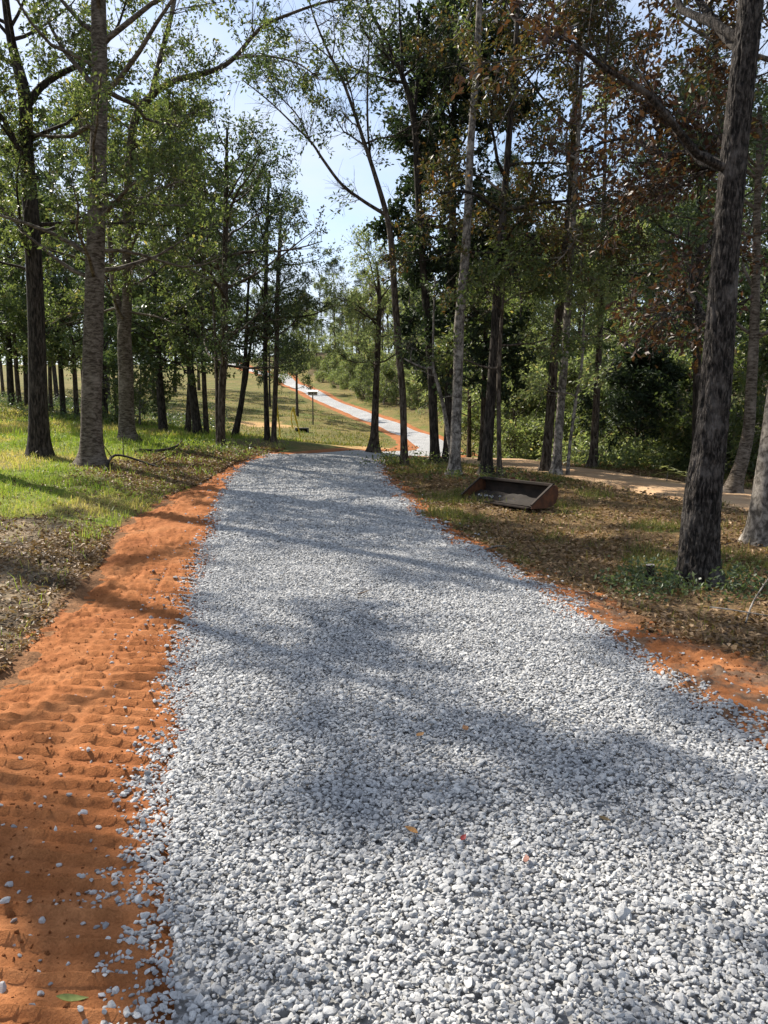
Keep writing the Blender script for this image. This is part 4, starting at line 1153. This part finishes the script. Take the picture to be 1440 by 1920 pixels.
# lawn
n = 330000
Y = 5.0 + 33 * RNG.random(n) ** 1.35
X = RNG.uniform(-1, 1, n) * (0.53 * Y + 0.8)
nb = fbm(X, Y, 1.1, 4, 9); na = fbm(X, Y, 0.35, 4, 7)
dist = CLx(Y) - X
k = (X < -0.2) & (dist > 0.02 + (fbm(X, Y, 3, 2, 12) - .5) * .5) & (RNG.random(n) < np.clip(0.25 + 1.7 * (fbm(X, Y, 2.2, 3, 15) - 0.25), 0.1, 1))
sandy = smooth(10.6, 9.2, Y + (nb - 0.5) * 4 + 0.25 * (X + 4))
litr = smooth(3.0, 1.0, dist + (nb - 0.5) * 2.6) * smooth(12.5, 14.5, Y)
k &= RNG.random(n) > sandy * 0.93
k &= RNG.random(n) > litr * 0.8
X, Y, na, sandy = X[k], Y[k], na[k], sandy[k]
h = (0.035 + 0.05 * RNG.random(len(X)) ** 2) * (0.7 + 0.9 * fbm(X, Y, 1.7, 2, 17)) * np.interp(Y, [5, 12, 30], [1.0, 1.1, 1.5]) * (1 + 1.3 * smooth(0.58, 0.68, fbm(X, Y, 3.2, 2, 18)))
w = np.interp(Y, [5, 12, 30], [0.006, 0.009, 0.022])
ti = np.clip(RNG.normal(0.38, 0.2, len(X)) + 0.55 * smooth(0.48, 0.66, na) + 0.3 * sandy, 0, 1)
blades('lawn_grass', X, Y, base_z(X, Y) - 0.005, h, w, M['blade'], 'short green lawn grass between the oaks', ti)

# patchy grass on the right
n = 120000
Y = 4.0 + 18 * RNG.random(n) ** 1.2
X = RNG.uniform(0, 1, n) * (0.55 * Y + 1.0)
k = (X > CRx(Y) + 0.05 + (fbm(X, Y, 3, 2, 14) - .5) * .5) & (RNG.random(n) < 0.04 + 0.9 * smooth(0.50, 0.68, fbm(X, Y, 1.1, 4, 9))) & (track_dist(X, Y) > 1.45)
X, Y = X[k], Y[k]
h = (0.05 + 0.10 * RNG.random(len(X)) ** 2) * (0.6 + 0.9 * fbm(X, Y, 1.7, 2, 19)); w = np.interp(Y, [4, 9, 20], [0.005, 0.008, 0.014])
blades('woodland_grass', X, Y, base_z(X, Y) - 0.005, h, w, M['blade_dry'], 'thin patchy grass in the leaf litter on the shaded side')

# longer grass on the slopes beyond the rise
n = 38000
Y = 34 + 60 * RNG.random(n) ** 1.5
X = RNG.uniform(-0.5, 0.3, n) * Y
rdn = road_dist(X, Y)
sandy_c = [at(*q_) for q_ in ((495, 797, 57), (552, 822, 44), (475, 822, 40), (725, 832, 36), (690, 836, 32))]
open_ = np.min([np.hypot((X - c_[0]) / 2.4, (Y - c_[1]) / 3.2) for c_ in sandy_c], axis=0)
k = (open_ > 0.9) & (rdn > 1.7 + 0.6 * RNG.random(n)) & (RNG.random(n) < 0.3 + smooth(0.4, 0.6, fbm(X, Y, 0.6, 3, 25)))
X, Y = X[k], Y[k]
blades('field_grass', X, Y, terrain(X, Y) - 0.01, 0.08 + 0.18 * RNG.random(len(X)) ** 2, np.full(len(X), 0.05), M['blade_dry'], 'rough grass on the slope beyond the rise')

def litter(name, X, Y, L, mat, label, lift=0.012, tilt=0.45):
    n = len(X)
    az = RNG.uniform(0, 6.28, n)
    ax = unit(np.stack([np.cos(az), np.sin(az), RNG.normal(0, tilt, n)], 1))
    up = unit(np.stack([RNG.normal(0, tilt, n), RNG.normal(0, tilt, n), np.ones(n)], 1))
    sd = unit(np.cross(ax, up)); up = np.cross(sd, ax)
    l = (L * RNG.uniform(0.6, 1.3, n))[:, None]; w = l * RNG.uniform(0.35, 0.6, n)[:, None]; f = RNG.uniform(0.05, 0.5, n)[:, None]
    p = np.stack([X, Y, base_z(X, Y) + lift * RNG.uniform(0.3, 2.2, n)], 1)
    V = np.stack([p - ax * l / 2, p + sd * w / 2 + up * w * f, p + ax * l / 2, p - sd * w / 2 + up * w * f], 1).reshape(-1, 3)
    i = np.arange(n)[:, None] * 4
    F = np.concatenate([i + np.array([[0, 1, 2]]), i + np.array([[0, 2, 3]])], 1).reshape(-1, 3)
    o = mk(name, V, [F], mat, None, False, attrs={'tint': ('FLOAT', 'POINT', np.repeat(np.clip(RNG.normal(0.5, 0.27, n), 0, 1), 4).astype(np.float32))})
    return tag(o, label, 'leaf litter', None, 'stuff')
n = 60000
Y = 3.6 + 20 * RNG.random(n) ** 1.2
X = RNG.uniform(0, 1, n) * (0.55 * Y + 1.0)
k = (X > CRx(Y) - 0.22 + 0.2 * smooth(6.5, 9, Y) + (fbm(X, Y, 2.5, 2, 16) - .5) * np.interp(Y, [6, 9], [1.1, 0.5])) & (track_dist(X, Y) > 1.35) & (RNG.random(n) < 0.35 + smooth(0.35, 0.6, fbm(X, Y, 0.9, 3, 33)))
litter('leaf_litter', X[k], Y[k], np.interp(Y[k], [4, 10, 20], [0.055, 0.065, 0.10]), M['litter'], 'dry brown oak leaves covering the shaded ground')
n = 60000
Y = 3.6 + 22 * RNG.random(n) ** 1.6
X = CLx(Y) - 3.4 * RNG.random(n) ** 1.4 + 0.05
nb = fbm(X, Y, 1.1, 4, 9); dist = CLx(Y) - X
den = np.maximum(smooth(10.8, 9.4, Y + (nb - 0.5) * 4 + 0.25 * (X + 4)) * (0.3 + smooth(0.42, 0.58, nb)), smooth(3.0, 1.0, dist + (nb - 0.5) * 2.6) * smooth(12.0, 14.5, Y)) + 0.05
k = (RNG.random(n) < den) & (np.abs(X) < 0.53 * Y + 0.6)
litter('leaf_litter', X[k], Y[k], np.interp(Y[k], [4, 10, 20], [0.05, 0.06, 0.09]), M['litter'], 'dead leaves along the edge of the lawn and clay')

# low undergrowth in the woods
def undergrowth(name, X, Y, hmax, L, mat, label, kind='stuff', cat='undergrowth', per=16):
    n = len(X)
    z = base_z(X, Y)
    hh = hmax * RNG.uniform(0.3, 1.0, n)
    S = np.repeat(np.stack([X, Y, z], 1), per, 0) + RNG.normal(0, 1, (n * per, 3)) * np.array([1, 1, 0]) * np.repeat(hh, per)[:, None] * 0.35
    S[:, 2] += np.repeat(hh, per) * RNG.random(n * per)
    D = RNG.normal(0, 1, S.shape); D[:, 2] = np.abs(D[:, 2])
    V, F, t = leaves(RNG, S, unit(D), L, L * 0.5)
    o = mk(name, V, [F], mat, None, False, attrs={'tint': ('FLOAT', 'POINT', t.astype(np.float32))})
    return tag(o, label, cat, None, kind)
n = 5200
Y = 21 + 50 * RNG.random(n) ** 1.4
X = RNG.uniform(0.02, 0.62, n) * Y
edge = np.interp(Y, SR_[:, 1][np.argsort(SR_[:, 1])], SR_[:, 0][np.argsort(SR_[:, 1])])
k = (road_dist(X, Y) > 2.6) & (track_dist(X, Y) > 2.0) & (X > edge + 2.0)
undergrowth('undergrowth', X[k], Y[k], 1.0, 0.15, M['leaf_light'], 'green undergrowth on the floor of the wood')
n = 1500
Y = 34 + 34 * RNG.random(n)
X = RNG.uniform(-0.62, -0.2, n) * Y
k = fbm(X, Y, 0.35, 2, 28) > 0.5
undergrowth('undergrowth', X[k], Y[k], 0.8, 0.15, M['leaf_dark'], 'dark undergrowth behind the lawn row of trees')

# ivy and weeds at the foot of the big oak
c = at(1311, 1112, 7.2)
n = 150
a = RNG.uniform(0, 6.28, n); rr = 0.22 + 0.6 * RNG.random(n) ** 0.9
X = c[0] + np.cos(a) * rr - 0.15; Y = c[1] + np.sin(a) * rr * 0.8 - 0.25
k = X > CRx(Y) + 0.1
ivy = undergrowth('ground_ivy', X[k], Y[k], 0.24, 0.050, M['leaf_dark'], 'dark green ivy creeping round the foot of the big oak', 'thing', 'ivy', 14)
for i, (px, py, hgt, nn, lb) in enumerate([(760, 872, .5, 60, 'leafy weeds round the feet of the right hand clump'), (905, 900, .3, 40, 'low weeds between the clump and the loader bucket'), (395, 848, .35, 50, 'low leafy weeds at the foot of the slim evergreen')]):
    g = gp(px, py)
    undergrowth('weed_patch', g[0] + RNG.normal(0, .8, nn), g[1] + RNG.normal(0, .6, nn), hgt, 0.08, M['leaf_olive'], lb, 'stuff', 'weeds', 14)

# ------------------------------------------------------------------ loader bucket
def bucket():
    lf, rf = gp(868, 934), gp(1008, 962)          # front lip, both ends
    u = rf - lf; Wd = float(np.hypot(*u)); ang = math.atan2(u[1], u[0])
    root = empty('loader_bucket', (lf[0], lf[1], tz(*lf) + 0.0), ang)
    tag(root, 'rusty steel loader bucket lying empty in the leaf litter', 'bucket')
    D_, H_ = 0.62, 0.33
    # profile (depth, height) of the shell: lip, floor, curved heel, back, top edge
    prof = [(-0.04, 0.0), (0.30, 0.015)]
    for t in np.linspace(0, 1, 7):
        a = -math.pi / 2 + t * math.pi / 2
        prof.append((0.42 + 0.20 * math.cos(a), 0.225 + 0.21 * math.sin(a)))
    prof += [(0.60, 0.30), (0.55, H_)]
    def shell(name, pr, th, x0, x1, mat):
        pr = np.array(pr); d = np.gradient(pr, axis=0); nr = np.stack([-d[:, 1], d[:, 0]], 1); nr /= np.linalg.norm(nr, axis=1)[:, None]
        loop = np.concatenate([pr, (pr - nr * th)[::-1]])
        bm = bmesh.new()
        a = [bm.verts.new((x0, p[0], p[1])) for p in loop]; b = [bm.verts.new((x1, p[0], p[1])) for p in loop]
        m = len(loop)
        for i in range(m):
            j = (i + 1) % m
            bm.faces.new((a[i], a[j], b[j], b[i]))
        h = m // 2
        for i in range(h - 1):
            bm.faces.new((a[i], a[m - 1 - i], a[m - 2 - i], a[i + 1])); bm.faces.new((b[i], b[i + 1], b[m - 2 - i], b[m - 1 - i]))
        bmesh.ops.recalc_face_normals(bm, faces=bm.faces)
        return bm_obj(name, bm, mat, root)
    shell('shell', prof, 0.015, 0.012, Wd - 0.012, M['steel'])
    side = [(-0.05, -0.01), (0.30, -0.015), (0.44, 0.0), (0.58, 0.06), (0.635, 0.20), (0.63, 0.29), (0.58, H_ + 0.02), (0.47, H_ + 0.02), (-0.05, 0.05)]
    for x in (0.0, Wd):
        bm = bmesh.new()
        a = [bm.verts.new((x - 0.011, p[0], p[1])) for p in side]; b = [bm.verts.new((x + 0.011, p[0], p[1])) for p in side]
        bm.faces.new(a); bm.faces.new(b[::-1])
        for i in range(len(side)):
            j = (i + 1) % len(side); bm.faces.new((a[i], b[i], b[j], a[j]))
        bmesh.ops.recalc_face_normals(bm, faces=bm.faces)
        sp = bm_obj('side_plate', bm, M['rust'], root)
        # cutting edge strip along the slanting front of the plate
        bm = bmesh.new()
        p0, p1 = np.array((-0.06, 0.045)), np.array((0.475, H_ + 0.022))
        nn = np.array((-(p1 - p0)[1], (p1 - p0)[0])); nn = nn / np.linalg.norm(nn) * 0.022
        q4 = [p0, p1, p1 + nn, p0 + nn]
        a = [bm.verts.new((x - 0.022, p[0], p[1])) for p in q4]; b = [bm.verts.new((x + 0.022, p[0], p[1])) for p in q4]
        bm.faces.new(a); bm.faces.new(b[::-1])
        for i in range(4):
            j = (i + 1) % 4; bm.faces.new((a[i], b[i], b[j], a[j]))
        bmesh.ops.recalc_face_normals(bm, faces=bm.faces)
        bm_obj('edge_strip', bm, M['steel'], sp)
    nx_, ny_ = 26, 10
    uu, vv = np.meshgrid(np.linspace(0.03, Wd - 0.03, nx_), np.linspace(-0.02, 0.46, ny_))
    zz = 0.022 + 0.10 * smooth(0.05, 0.5, vv) * (0.5 + fbm(uu, vv, 3, 3, 5)) + (fbm(uu, vv, 14, 2, 8) - 0.5) * 0.03
    ii = np.arange(nx_ * ny_).reshape(ny_, nx_)
    fq = np.stack([ii[:-1, :-1], ii[:-1, 1:], ii[1:, 1:], ii[1:, :-1]], -1).reshape(-1, 4)
    mk('shaded_soil_fill', np.stack([uu, vv, zz], -1).reshape(-1, 3), [fq], plain_mat('shaded_bucket_soil', (.008, .006, .004), (.022, .014, .009), 22), root, True)  # soil sheet, near-black to paint in the bucket's interior shade
    # rolled top bar and cutting lip
    def bar(name, y0, z0, y1, z1, mat):
        bm = bmesh.new()
        bmesh.ops.create_cube(bm, size=1.0)
        for v in bm.verts:
            v.co = (0.03 + (v.co.x + 0.5) * (Wd - 0.06), y0 + (v.co.y + 0.5) * (y1 - y0), z0 + (v.co.z + 0.5) * (z1 - z0))
        bmesh.ops.bevel(bm, geom=list(bm.edges), offset=0.008, segments=2, affect='EDGES')
        return bm_obj(name, bm, mat, root)
    bar('top_bar', 0.46, H_ + 0.002, 0.585, H_ + 0.045, M['steel'])
    bar('cutting_lip', -0.13, -0.012, -0.042, 0.016, M['steel'])
    for fx in (0.36, 0.64):
        bm = bmesh.new(); bmesh.ops.create_cube(bm, size=1.0)
        for v in bm.verts: v.co = (Wd * fx + v.co.x * 0.03, 0.70 + v.co.y * 0.12, 0.25 + v.co.z * 0.30)
        bm_obj('mounting_bracket', bm, M['rust'], root)
    root.scale = (0.95, 0.85, 1.0)
    ca, sa = math.cos(ang), math.sin(ang)
    for i in range(14):       # gravel left in the bucket
        lx, ly = float(RNG.uniform(0.15, 0.75)), float(RNG.uniform(0.05, 0.3))
        o = bpy.data.objects.new('stray_stone', stone_meshes[i % 10]); COL.objects.link(o)
        s = float(RNG.uniform(0.025, 0.05))
        o.location = (lf[0] + ca * lx - sa * ly, lf[1] + sa * lx + ca * ly, root.location.z + 0.06 + s * 0.3); o.scale = (s, s, s)
        o.rotation_euler = (0.3, 0.2, i)
        tag(o, 'grey stone left lying inside the loader bucket', 'stone', 'stones inside the loader bucket')
bucket()

# ------------------------------------------------------------------ things beyond the rise
def box_bm(x0, x1, y0, y1, z0, z1, bev=0.0):
    bm = bmesh.new(); bmesh.ops.create_cube(bm, size=1.0)
    for v in bm.verts: v.co = (x0 + (v.co.x + .5) * (x1 - x0), y0 + (v.co.y + .5) * (y1 - y0), z0 + (v.co.z + .5) * (z1 - z0))
    if bev: bmesh.ops.bevel(bm, geom=list(bm.edges), offset=bev, segments=2, affect='EDGES')
    return bm
p = at(587, 797, 60)
z = tz(p[0], p[1])
top = at(587, 741, 60)[2] - z
bh = empty('birdhouse', (p[0], p[1], z))
tag(bh, 'white roofed birdhouse on a tall dark pole in the grass hollow', 'birdhouse')
bm = bmesh.new(); bmesh.ops.create_cone(bm, segments=12, radius1=0.05, radius2=0.045, depth=top + 0.3, cap_ends=True)
bmesh.ops.translate(bm, verts=bm.verts, vec=(0, 0, (top + 0.3) / 2 - 0.3)); bm_obj('pole', bm, M['dark_pole'], bh)
bx_ = bm_obj('box', box_bm(-0.34, 0.34, -0.25, 0.25, top, top + 0.26, 0.01), M['grey_wood'], bh)
for k_ in (-0.2, 0.0, 0.2):
    bm = bmesh.new(); bmesh.ops.create_cone(bm, segments=14, radius1=0.05, radius2=0.05, depth=0.02, cap_ends=True)
    bmesh.ops.rotate(bm, verts=bm.verts, cent=(0, 0, 0), matrix=Matrix.Rotation(math.pi / 2, 3, 'X')); bmesh.ops.translate(bm, verts=bm.verts, vec=(k_, -0.256, top + 0.13))
    bm_obj('entrance_hole', bm, M['black'], bx_)  # solid dark disc painted as the shade in the hole
bm = bmesh.new()
rv = [(-0.44, -0.36, top + .262), (0.44, -0.36, top + .262), (0.44, 0.36, top + .262), (-0.44, 0.36, top + .262), (-0.44, 0, top + .40), (0.44, 0, top + .40)]
v_ = [bm.verts.new(c_) for c_ in rv]
for f_ in ((3, 2, 1, 0), (0, 1, 5, 4), (2, 3, 4, 5), (0, 4, 3), (1, 2, 5)): bm.faces.new([v_[i] for i in f_])
bm_obj('roof', bm, M['white'], bh)

for (xa, ya, Ya), (xb, yb, Yb), lb in (((519, 747, 33), (525, 824, 33), 'tall yellow stake right beside the close pair of trunks'), ((551, 764, 36), (565, 832, 36), 'leaning yellow stake with a looped top in front of the culvert')):
    a, b = at(xa, ya, Ya), at(xb, yb, Yb); b[2] = tz(b[0], b[1]) - 0.2
    root = empty('yellow_stake', (b[0], b[1], b[2] + 0.2)); tag(root, lb, 'stake')
    P = np.stack([b + (a - b) * t + np.array([0.03 * math.sin(5 * t), 0, 0]) for t in np.linspace(0, 1, 8)]) - np.array(root.location)
    V, q_ = tubes(P[None], np.full((1, 8), 0.028), 8)
    mk('rod', V, [q_], M['yellow'], root, True)
    V, q_ = tubes((P[4:] + (P[7] - P[4]) * 0.02)[None], np.full((1, 4), 0.042), 8)
    mk('sleeve', V, [q_], M['yellow'], root, True)
    if 'looped' in lb:
        tt = np.linspace(0, 1, 9)
        Q = np.stack([P[7] + np.array([-0.09 * math.sin(math.pi * t) - 0.02 * t, 0, -1.0 * t + 0.07 * math.sin(math.pi * t)]) for t in tt])
        V, q_ = tubes(Q[None], np.full((1, 9), 0.024), 8)
        mk('loop', V, [q_], M['yellow'], root, True)

p = at(566, 803, 52); z = tz(p[0], p[1])
cv_ = empty('culvert', (p[0], p[1], z), 0.12); tag(cv_, 'dark culvert mouth with a flat slab in the grass hollow', 'culvert'); cv_.scale = (0.75, 0.75, 0.72)
bm_obj('slab', box_bm(-0.62, 0.62, -0.25, 0.5, 0.26, 0.38, 0.02), M['concrete'], cv_)
for s_ in (-1, 1): bm_obj('wing_wall', box_bm(s_ * 0.55 - 0.07, s_ * 0.55 + 0.07, -0.35, 0.45, -0.3, 0.258, 0.01), M['concrete'], cv_)
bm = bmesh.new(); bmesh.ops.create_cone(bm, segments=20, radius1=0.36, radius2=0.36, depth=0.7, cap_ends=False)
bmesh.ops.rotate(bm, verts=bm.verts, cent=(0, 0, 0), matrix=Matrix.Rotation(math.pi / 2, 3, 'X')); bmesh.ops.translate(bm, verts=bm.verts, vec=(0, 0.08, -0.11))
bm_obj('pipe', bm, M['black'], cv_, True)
bm_obj('shade_panel', box_bm(-0.5, 0.5, 0.40, 0.47, -0.3, 0.255), M['black'], cv_)  # dark panel added as the shade deep in the culvert

# ------------------------------------------------------------------ small things on the ground
def stick(name, label, pts, radii, mat, cat='branch', twigs=()):
    pts = np.array(pts, float)
    base = pts[0].copy()
    root = empty(name, base); tag(root, label, cat)
    rng = np.random.default_rng(int(abs(base[0] * 1000)) % 9999)
    V, q_ = trunk_mesh(rng, pts - base, np.array(radii, float), 28, 8, 0.12, 0.0)
    mk('stem', V, [q_], mat, root, True)
    for tp, tr in twigs:
        V, q_ = trunk_mesh(rng, np.array(tp, float) - base, np.array(tr, float), 14, 6, 0.1, 0.0)
        mk('twig', V, [q_], mat, root, True)
    return root
def gz3(px, py, dz=0.03):
    g = gp(px, py); return np.array([g[0], g[1], base_z(np.array([g[0]]), np.array([g[1]]))[0] + dz])
a, b, c, d = gz3(196, 884), gz3(210, 868, .10), gz3(232, 868, .14), gz3(285, 875, .05)
stick('fallen_branch', 'bare fallen branch lying at the foot of the straight oak', [a, b, c, d, gz3(345, 890)], [.035, .03, .025, .02, .010], M['bark_dark'],
      twigs=[([c, c + np.array([-.1, .3, .35]), c + np.array([-.2, .5, .55])], [.014, .01, .005]), ([d, d + np.array([.4, .5, .22]), d + np.array([.8, .6, .18])], [.012, .008, .004]), ([b, b + np.array([-.15, -.1, .3]), b + np.array([-.25, -.1, .5])], [.01, .008, .004])])
stick('fallen_branch', 'mossy fallen branch on the far lawn under the evergreen', [gz3(262, 846, .05), gz3(300, 848, .06), gz3(330, 842, .09), gz3(342, 834, .14)], [.02, .035, .03, .015], M['bark_brown'])
stick('dry_stick', 'thin pale stick poking up out of the weeds by the picture edge', [gz3(1398, 1172), gz3(1412, 1150, .10), gz3(1445, 1120, .22)], [.008, .007, .004], M['bark_grey'], 'stick')
stick('dry_stick', 'long grey stick lying level in the weeds right of the big oak', [gz3(1330, 1152, .06), gz3(1370, 1160, .08), gz3(1440, 1168, .08)], [.007, .006, .004], M['bark_grey'], 'stick')
stick('dry_stick', 'pale dry stick lying in the litter between bucket and gravel', [gz3(900, 1040), gz3(930, 1033, .04), gz3(950, 1028)], [.012, .010, .006], M['bark_grey'], 'stick')
# stump
g = gz3(1216, 1092, 0)
st = stick('tree_stump', 'small dark cut stump in the weeds beside the big oak', [g, g + np.array([.005, 0, .08]), g + np.array([.01, .0, .16])], [.055, .048, .045], M['bark_dark'], 'stump')
bm = bmesh.new(); bmesh.ops.create_cone(bm, segments=10, radius1=0.043, radius2=0.040, depth=0.01, cap_ends=True); bmesh.ops.translate(bm, verts=bm.verts, vec=(.01, 0, .163))
bm_obj('cut_face', bm, M['grey_wood'], st)

def plain_leaf_mat(name, c):
    return leaf_mat(name, [(0, tuple(x * .7 for x in c)), (1, tuple(min(1, x * 1.2) for x in c))], 0.2, 0.6, 0.3)
def one_leaf(px, py, L, W, col, rz, label, lift=0.03, curl=0.35):
    g = gp(px, py)
    n = 9; t = np.linspace(0, 1, n)
    wd = W * np.sin(np.pi * t ** 0.8) * 0.5 + 0.0006
    mid = np.stack([L * (t - 0.5), 0 * t, curl * L * (t - 0.5) ** 2], 1)
    V = np.stack([mid + np.stack([0 * t, wd, wd * 0.35], 1), mid, mid + np.stack([0 * t, -wd, wd * 0.35], 1)], 1).reshape(-1, 3)
    V = np.concatenate([V, V - np.array([0, 0, 0.0012])])
    i = np.arange(n * 3).reshape(n, 3)
    q_ = np.concatenate([np.stack([i[:-1, c_], i[1:, c_], i[1:, c_ + 1], i[:-1, c_ + 1]], 1) for c_ in (0, 1)])
    q_ = np.concatenate([q_, q_[:, ::-1] + n * 3])
    side = -1 if px < 400 else 1
    z = tz(g[0], g[1]) + lift
    if px < 200: z = float(clay_z(np.array([g[0]]), np.array([g[1]]), -1)[0]) + 0.01
    o = mk('fallen_leaf', V, [q_], plain_leaf_mat('dead_leaf', col), None, True, attrs={'tint': ('FLOAT', 'POINT', RNG.random(len(V)).astype(np.float32))}, loc=(g[0], g[1], z))
    o.rotation_euler = (float(RNG.normal(0, .15)), float(RNG.normal(0, .15)), rz)
    tag(o, label, 'leaf')
one_leaf(770, 1598, .055, .040, (.42, .22, .08), 2.8, 'curled tan leaf lying on the near gravel', .065)
one_leaf(986, 1656, .055, .022, (.26, .13, .10), 1.4, 'narrow reddish brown leaf standing in the gravel', .07)
one_leaf(869, 1602, .030, .020, (.22, .02, .02), .8, 'tiny dark red leaf on the gravel beside the tan one', .06)
one_leaf(1133, 1572, .050, .022, (.09, .065, .03), -.8, 'dark dead leaf in the shaded gravel', .065)
one_leaf(683, 1128, .14, .05, (.05, .03, .02), .2, 'dark brown leaf in the middle of the drive', .07)
one_leaf(788, 1402, .06, .03, (.40, .22, .09), .9, 'small tan leaf midway up the gravel', .065)
one_leaf(872, 1392, .05, .03, (.36, .18, .08), 1.9, 'small brown leaf next to the tan one midway up the gravel', .065)
one_leaf(345, 1400, .05, .03, (.30, .06, .03), .3, 'small red leaf at the border of gravel and ridged clay', .07)
one_leaf(136, 1900, .085, .022, (.26, .30, .09), .35, 'pale green leaf on the clay at the bottom of the picture', .055)
g = gp(748, 915)
sc_ = one_leaf(748, 915, .13, .09, (.8, .8, .8), .5, 'white scrap of paper at the clay bend of the drive', .06)
# dark clod on the clay
g = gp(288, 1096)
o = bpy.data.objects.new('dirt_clod', stone_mesh('dirt_clod', 501, plain_mat('dark_soil', (.03, .022, .016), (.07, .05, .035), 30)))
COL.objects.link(o); o.location = (g[0], g[1], float(clay_z(np.array([g[0]]), np.array([g[1]]), -1)[0]) + 0.015); o.scale = (.11, .07, .06); tag(o, 'dark lump of soil on the ridged red clay', 'clod')

# broad leaved plant in front of the wood
def broad_plant(px, py, Y, label, n, L, hgt):
    p = at(px, py, Y); z = tz(p[0], p[1])
    root = empty('broad_leaf_plant', (p[0], p[1], z)); tag(root, label, 'plant')
    st_ = np.array([[0, 0, -0.05], [0.02, 0, hgt * 0.5], [0.05, 0, hgt]])
    V, q_ = trunk_mesh(RNG, st_, np.array([.012, .010, .006]), 12, 7, 0.05, 0)
    mk('stem', V, [q_], M['bark_grey'], root, True)
    for i in range(n):
        a = i * 2.4; el = RNG.uniform(-0.2, 0.6)
        t = np.linspace(0, 1, 7)
        d = np.array([math.cos(a) * math.cos(el), math.sin(a) * math.cos(el), math.sin(el)])
        m_ = np.array([0.03, 0, hgt * (0.55 + 0.45 * i / n)]) + d[None] * (L * t)[:, None] - np.array([0, 0, 1])[None] * (0.3 * L * t ** 2)[:, None]
        sd = np.array([-math.sin(a), math.cos(a), 0])[None]
        w = (L * 0.22 * np.sin(np.pi * (0.08 + 0.92 * t)) + 0.002)[:, None]
        V = np.stack([m_ - sd * w + [0, 0, .02 * L], m_, m_ + sd * w + [0, 0, .02 * L]], 1).reshape(-1, 3)
        ii = np.arange(21).reshape(7, 3)
        q_ = np.concatenate([np.stack([ii[:-1, c_], ii[1:, c_], ii[1:, c_ + 1], ii[:-1, c_ + 1]], 1) for c_ in (0, 1)])
        mk('leaf', V, [q_], M['leaf_light'], root, True, attrs={'tint': ('FLOAT', 'POINT', np.full(21, .9, np.float32))})
broad_plant(1250, 893, 17.5, 'large leaved young plant at the wood edge behind the big oak', 7, .34, .42)
broad_plant(1284, 895, 17.2, 'smaller large leaved plant nearest the big oak trunk', 5, .28, .32)
print('tris', sum(len(m.polygons) * (2 if len(m.polygons) and m.polygons[0].loop_total == 4 else 1) for m in bpy.data.meshes))
